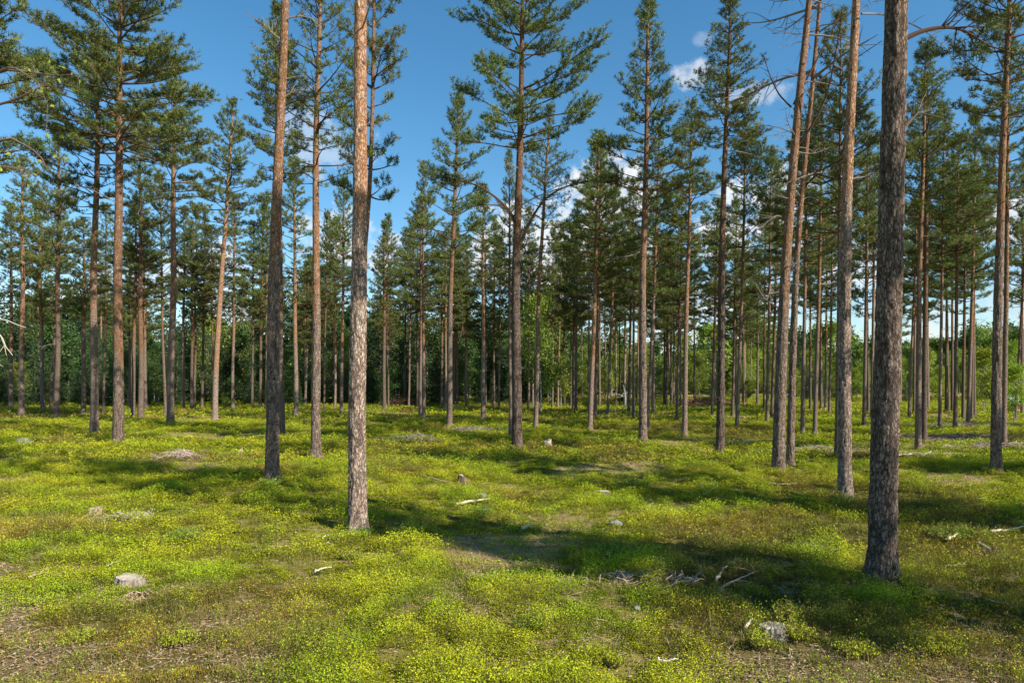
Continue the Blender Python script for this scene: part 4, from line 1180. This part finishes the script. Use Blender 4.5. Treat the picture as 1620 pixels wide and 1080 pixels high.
stick([(1550, 868), (1558, 873), (1567, 878)], .030, 'thick short grey log piece near the right edge', (.48, .42, .37), 0, 12)
stick([(1500, 903), (1514, 903), (1528, 898)], .014, 'bent twig beside the yellow fern', (.58, .47, .34), 1, 13)
stick([(1458, 725), (1466, 721), (1473, 718)], .04, 'bright pale split branch on the brushwood right of thickest trunk', (.72, .62, .50), 0, 14)
stick([(1180, 1003), (1186, 996), (1191, 989)], .014, 'pale peeled stick leaning by the low round stump', (.66, .58, .42), 0, 15)
stick([(44, 923), (70, 915), (95, 917)], .012, 'thin dead branch left of the old grey stump', (.50, .38, .28), 3, 16)
stick([(170, 905), (180, 899), (192, 897)], .008, 'bent green-grey twig above the old grey stump', (.42, .44, .34), 0, 17)
stick([(500, 855), (510, 857), (521, 854)], .010, 'pale twig in sun left below the big scaly pine', (.62, .58, .45), 1, 18)
stick([(1210, 767), (1235, 771), (1262, 769)], .010, 'thin branch on dry ground at the foot of the bristling pine', (.58, .50, .38), 3, 19)
stick([(498, 913), (512, 908), (524, 906)], .012, 'pale bark strip in the left middle foreground', (.62, .52, .44), 0, 20)
stick([(1560, 960), (1590, 965), (1612, 972)], .010, 'curved straw-coloured twig in dry moss at lower right', (.60, .48, .30), 1, 21)
stick([(1040, 1057), (1055, 1058), (1072, 1056)], .010, 'white twig near the bottom edge', (.75, .70, .58), 0, 22)

def pile(px, py, wx, wy, h, n, lab, col, seed, L=0.6):
    b = ground_at(px, py); rd = random.Random(seed); G = Geo()
    for k in range(n):
        c = np.array([rd.gauss(0, wx * .45), rd.gauss(0, wy * .45), 0]); q = math.hypot(c[0] / wx, c[1] / wy)
        c[2] = th(b.x + c[0], b.y + c[1]) - b.z + rd.random() * h * max(.15, 1 - q) + .02
        a = rd.uniform(0, 6.28); d = unit(np.array([math.cos(a), math.sin(a) * .7, rd.gauss(0, .25)])); l = L * rd.uniform(.3, 1)
        r = rd.uniform(.004, .012) * (L / .6) ** .5
        m = c + np.array([rd.gauss(0, .03), rd.gauss(0, .03), rd.gauss(.02, .03)])
        v, f = tube(np.array([c - d * l / 2, m, c + d * l / 2]), [r, r, r * .5], 4); G.add(v, f, np.array(col) * rd.uniform(.5, 1.25))
    tag(link('brushwood_pile', G.mesh('brushwood_pile', [M_LIMB]), None, b), lab, 'brushwood', 'piles of felled brushwood')
pile(285, 722, .55, .35, .22, 170, 'small pile of pale broken branches left of the grey-footed pine', (.48, .38, .32), 1)
pile(660, 694, 1.3, .9, .16, 420, 'grey dead heather patch right of the big scaly pine', (.34, .29, .26), 2, .4)
pile(640, 643, 2.0, 1.0, 1.0, 380, 'brown rootplate heap at the wood edge behind the slim pair', (.20, .12, .08), 3, 1.6)
pile(1112, 641, 3.0, 1.2, 1.0, 380, 'reddish brush heap at the wood edge left of the dark straight pine', (.34, .20, .14), 4, 1.8)
pile(1450, 722, 1.0, .4, .08, 110, 'pale chipped branches just right of the thickest trunk', (.55, .44, .34), 5, .6)
pile(1508, 696, 3.0, .9, .22, 900, 'low brown row of felled brushwood at right', (.26, .20, .17), 6, .7)
pile(1590, 708, 2.2, .5, .12, 260, 'pale strip of branches at the foot of the right edge pines', (.42, .34, .27), 7, .9)
pile(1530, 676, 3.6, 1.2, .18, 500, 'far grey patch of cut twigs beyond the brown row', (.30, .25, .21), 8, .8)
pile(1280, 712, 1.6, .6, .08, 220, 'grey dry patch between the bristling and black-and-pale pines', (.42, .37, .30), 9, .5)
pile(985, 652, 2.2, .5, .14, 200, 'thin line of pale branches left of the narrow-crowned pine', (.45, .36, .28), 10, 1.2)
pile(745, 680, 1.6, .6, .12, 260, 'grey twigs beside the black-footed pine', (.36, .31, .27), 11, .5)
pile(212, 950, .22, .16, .03, 45, 'scraps of bark and twigs below the old grey stump', (.50, .36, .26), 12, .16)
pile(1025, 915, .7, .25, .05, 130, 'twigs and chips under the shade left of the fallen branches', (.50, .40, .32), 13, .22)
pile(200, 820, .5, .3, .06, 90, 'light grey dead twigs among shrubs at left', (.52, .47, .40), 14, .35)
pile(1570, 880, .5, .3, .05, 110, 'bark scraps on bare soil at the right edge', (.30, .20, .14), 15, .2)

# pale broken snag at the wood edge, and a small hut beyond the right edge
def snag():
    b = ground_at(988, 645)
    rt = root('broken_snag', b, 'pale grey broken snag at the wood edge left of the narrow-crowned pine', 'snag')
    G = Geo(); v, f = tube(np.array([(0, 0, -.2), (.05, 0, .7), (.0, .05, 1.4), (-.1, 0, 1.9)]), [.13, .11, .09, .03], 9, True); G.add(v, f, (.26, .27, .28)); link('trunk', G.mesh('snag_trunk', [M_LIMB], True), rt)
    for q, e in enumerate(((-.9, 0, 1.2), (.8, .1, 1.7), (-.6, .1, .8))):
        G = Geo(); v, f = tube(np.array([(0, 0, .9 + .2 * q), (e[0] * .5, 0, (e[2] + 1) / 2), e]), [.035, .02, .01], 5); G.add(v, f, (.42, .42, .42)); link('dead_branch', G.mesh('snag_limb', [M_LIMB]), rt)
snag()
def hut():
    Y = 47.0; X = fx(1632, Y); z = th(X, Y)
    rt = root('forest_hut', (X, Y, z), 'dark red hut with pale teal roof cut by the right edge', 'hut')
    import bmesh
    def box(nm, x0, x1, y0, y1, z0, z1, m):
        bm = bmesh.new(); bmesh.ops.create_cube(bm, size=1)
        for v in bm.verts: v.co = Vector(((x0 + x1) / 2 + v.co.x * (x1 - x0), (y0 + y1) / 2 + v.co.y * (y1 - y0), (z0 + z1) / 2 + v.co.z * (z1 - z0)))
        me = bpy.data.meshes.new(nm); bm.to_mesh(me); bm.free(); me.materials.append(m); return link(nm, me, rt)
    mr = plain('red boards', (.16, .035, .022), (.22, .05, .03), 6); mt = plain('teal roof sheet', (.20, .36, .33), (.26, .42, .38), 3); mg = plain('stone plinth', (.35, .35, .36), (.45, .45, .45), 6); md = plain('dark door', (.05, .04, .04), (.08, .06, .05), 6)
    box('plinth', -1.0, 1.4, 0, 2, -.2, .12, mg); box('wall', -.95, 1.35, .05, 1.95, .12, .62, mr); box('door', -.2, .3, .02, .05, .12, .58, md)
    G = Geo(); G.add(np.array([(-1.1, -.12, .62), (1.5, -.12, .62), (1.5, 2.1, .62), (-1.1, 2.1, .62), (-1.1, 1, .98), (1.5, 1, .98)]), [[0, 1, 5], [0, 5, 4], [2, 3, 4], [2, 4, 5], [0, 4, 3], [1, 2, 5], [0, 3, 2], [0, 2, 1]], (1, 1, 1))
    link('roof', G.mesh('hut_roof', [mt]), rt)
hut()

# ---------------------------------------------------------------- single plants in the foreground
def plant(px, py, r, h, n, s, col, lab, seed, nm='small_shrub', cat='shrub', grp='small shrubs standing out of the carpet'):
    b = ground_at(px, py); G = Geo(); rd = np.random.default_rng(seed)
    ns = max(8, n // 14)
    a = rd.random(ns) * 6.28; q = np.sqrt(rd.random(ns)) * r
    for i in range(ns):
        e = np.array([math.cos(a[i]) * q[i], math.sin(a[i]) * q[i], h * (0.6 + .5 * rd.random()) * (1 - .35 * (q[i] / r) ** 2)])
        v, f = tube(np.array([e * [.35, .35, 0], e * [.7, .7, .5], e]), [.003, .0022, .0012], 3); G.add(v, f, (.15, .12, .06), 1)
        k = n // ns
        t = rd.random((k, 1)) ** .6
        c = e * (0.25 + .75 * t) * [1, 1, 1] + rd.normal(0, .012, (k, 3))
        nrm = unit(rd.normal(0, .8, (k, 3)) + [0, 0, .8]); tn = unit(np.cross(nrm, rd.normal(0, 1, (k, 3)))); bt = np.cross(nrm, tn)
        L = s * (.7 + .6 * rd.random((k, 1)))
        v = np.stack([c - tn * L * .5, c + bt * L * .3, c + tn * L * .5, c - bt * L * .3], 1).reshape(-1, 3)
        bb = (np.arange(k) * 4)[:, None]; f = np.concatenate([bb + [[0, 1, 2]], bb + [[0, 2, 3]]])
        G.add(v, f, np.repeat(np.array(col) * (.7 + .6 * rd.random((k, 1))), 4, axis=0), 0)
    o = link(nm, G.mesh(nm, [M_SHRUB, M_LIMB]), None, b); tag(o, lab, cat, grp)
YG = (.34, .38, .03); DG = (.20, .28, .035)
plant(1245, 985, .16, .24, 700, .019, YG, 'tall bright bilberry shrub right behind the low round stump', 1)
plant(1200, 1025, .14, .17, 500, .019, YG, 'bilberry shrub in front of the low round stump', 2)
plant(1255, 1010, .22, .18, 900, .019, YG, 'wide bilberry shrub at the right foot of the low round stump', 3)
plant(1355, 1040, .20, .15, 700, .019, YG, 'bright round shrub low in the picture below the thickest trunk', 4)
plant(1470, 1030, .32, .17, 1300, .019, YG, 'broad bright shrub at lower right below the thickest trunk', 5)
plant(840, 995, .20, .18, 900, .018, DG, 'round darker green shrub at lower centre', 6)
plant(970, 1055, .14, .14, 500, .018, YG, 'small round shrub at the bottom edge right of centre', 7)
plant(290, 855, .30, .18, 1000, .020, DG, 'dark green shrub left of the middle foreground', 8)
plant(120, 1015, .25, .12, 900, .016, YG, 'low bright shrub patch in the lower left corner', 51)
plant(60, 960, .3, .12, 1000, .016, YG, 'bright shrub patch near the left edge below the thin dead branch', 52)
plant(282, 1020, .20, .15, 900, .018, YG, 'round bright shrub near the bottom left', 9)
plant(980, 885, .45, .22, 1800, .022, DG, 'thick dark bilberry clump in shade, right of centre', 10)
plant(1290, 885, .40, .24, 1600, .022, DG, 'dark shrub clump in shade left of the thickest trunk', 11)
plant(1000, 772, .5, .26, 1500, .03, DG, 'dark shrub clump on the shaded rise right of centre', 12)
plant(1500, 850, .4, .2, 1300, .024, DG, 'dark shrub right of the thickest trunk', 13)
plant(572, 850, .22, .16, 900, .02, DG, 'dark green shrub at the foot of the big scaly pine', 14)
plant(1535, 893, .20, .2, 500, .024, (.42, .33, .05), 'yellowing fern-like plant near the right edge', 15)
plant(766, 815, .16, .2, 500, .02, (.10, .24, .06), 'bluish green grass tuft below the long pale stick', 16)
plant(190, 938, .13, .10, 500, .017, YG, 'bright shrub growing against the left side of the old grey stump', 41)
plant(228, 940, .14, .11, 600, .017, DG, 'shrub half covering the right side of the old grey stump', 42)
plant(1205, 1008, .10, .10, 350, .017, YG, 'shrub at the left side of the low round stump', 43)
plant(1380, 928, .26, .15, 1100, .019, DG, 'dark shrub in front of the thickest trunk foot', 44)
plant(1422, 922, .20, .14, 800, .019, YG, 'bright shrub at the right of the thickest trunk foot', 45)
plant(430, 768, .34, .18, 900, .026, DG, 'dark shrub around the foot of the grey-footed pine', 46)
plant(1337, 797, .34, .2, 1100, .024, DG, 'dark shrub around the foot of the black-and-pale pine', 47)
plant(1232, 752, .34, .16, 800, .028, YG, 'shrub around the foot of the bristling pine', 48)
plant(555, 885, .2, .15, 600, .018, YG, 'bright shrub in sun just below the big scaly pine', 17)
plant(720, 650, .9, .5, 900, .08, DG, 'dark low bush behind the black-footed pine', 18)

# ---------------------------------------------------------------- labels for everything not yet labelled
ORD = ['first', 'second', 'third', 'fourth', 'fifth', 'sixth', 'seventh', 'eighth', 'ninth', 'tenth', 'eleventh', 'twelfth', 'thirteenth', 'fourteenth', 'fifteenth', 'sixteenth', 'seventeenth', 'eighteenth', 'nineteenth', 'twentieth']
marks = sorted([(t['x'], s) for t, s in LM if s not in ('bristling pine twin', 'shaded brown pine', 'slim grey pine', 'half-hidden pine')])
def between(x):
    l = [m for m in marks if m[0] <= x]; r_ = [m for m in marks if m[0] > x]
    if not l: return 'left of the ' + r_[0][1]
    if not r_: return 'right of the ' + l[-1][1]
    return 'between %s and %s' % (l[-1][1], r_[0][1])
def label_all(items, noun, group):
    bins = {}
    for it in sorted(items, key=lambda q: q['x']): bins.setdefault(between(it['x']), []).append(it)
    for where, its in bins.items():
        for i, it in enumerate(its):
            pre = ('only ' if len(its) == 1 else ORD[min(i, 19)] + ' ') + noun
            tag(it['o'], '%s from left, %s' % (pre, where) if len(its) > 1 else '%s %s' % (pre, where), None, group)
vis = [t for t in PINES if not t.get('lab')]
label_all([t for t in vis if not t.get('far') and t['w'] >= 4.6], 'mid-distance pine', 'pines standing in the open stand')
label_all([t for t in vis if not t.get('far') and t['w'] < 4.6], 'thin distant pine', 'thin pines at the far side of the stand')
label_all([t for t in vis if t.get('far')], 'tall wood-edge pine', 'tall pines in the far wood')
label_all([t for t in FAR if t['k'] == 's' and t['H'] >= 5.0], 'tall dark spruce', 'spruces in the far wood')
label_all([t for t in FAR if t['k'] == 's' and t['H'] < 5.0], 'young spruce', 'young spruces at the wood edge')
label_all([t for t in FAR if t['k'] == 'b' and t['H'] >= 5.0], 'leafy wood birch', 'birches in the far wood')
label_all([t for t in FAR if t['k'] == 'b' and t['H'] < 5.0], 'low leafy sapling', 'leafy saplings at the wood edge')
print('objects', len(bpy.data.objects), 'pines', len(PINES), 'far', len(FAR))
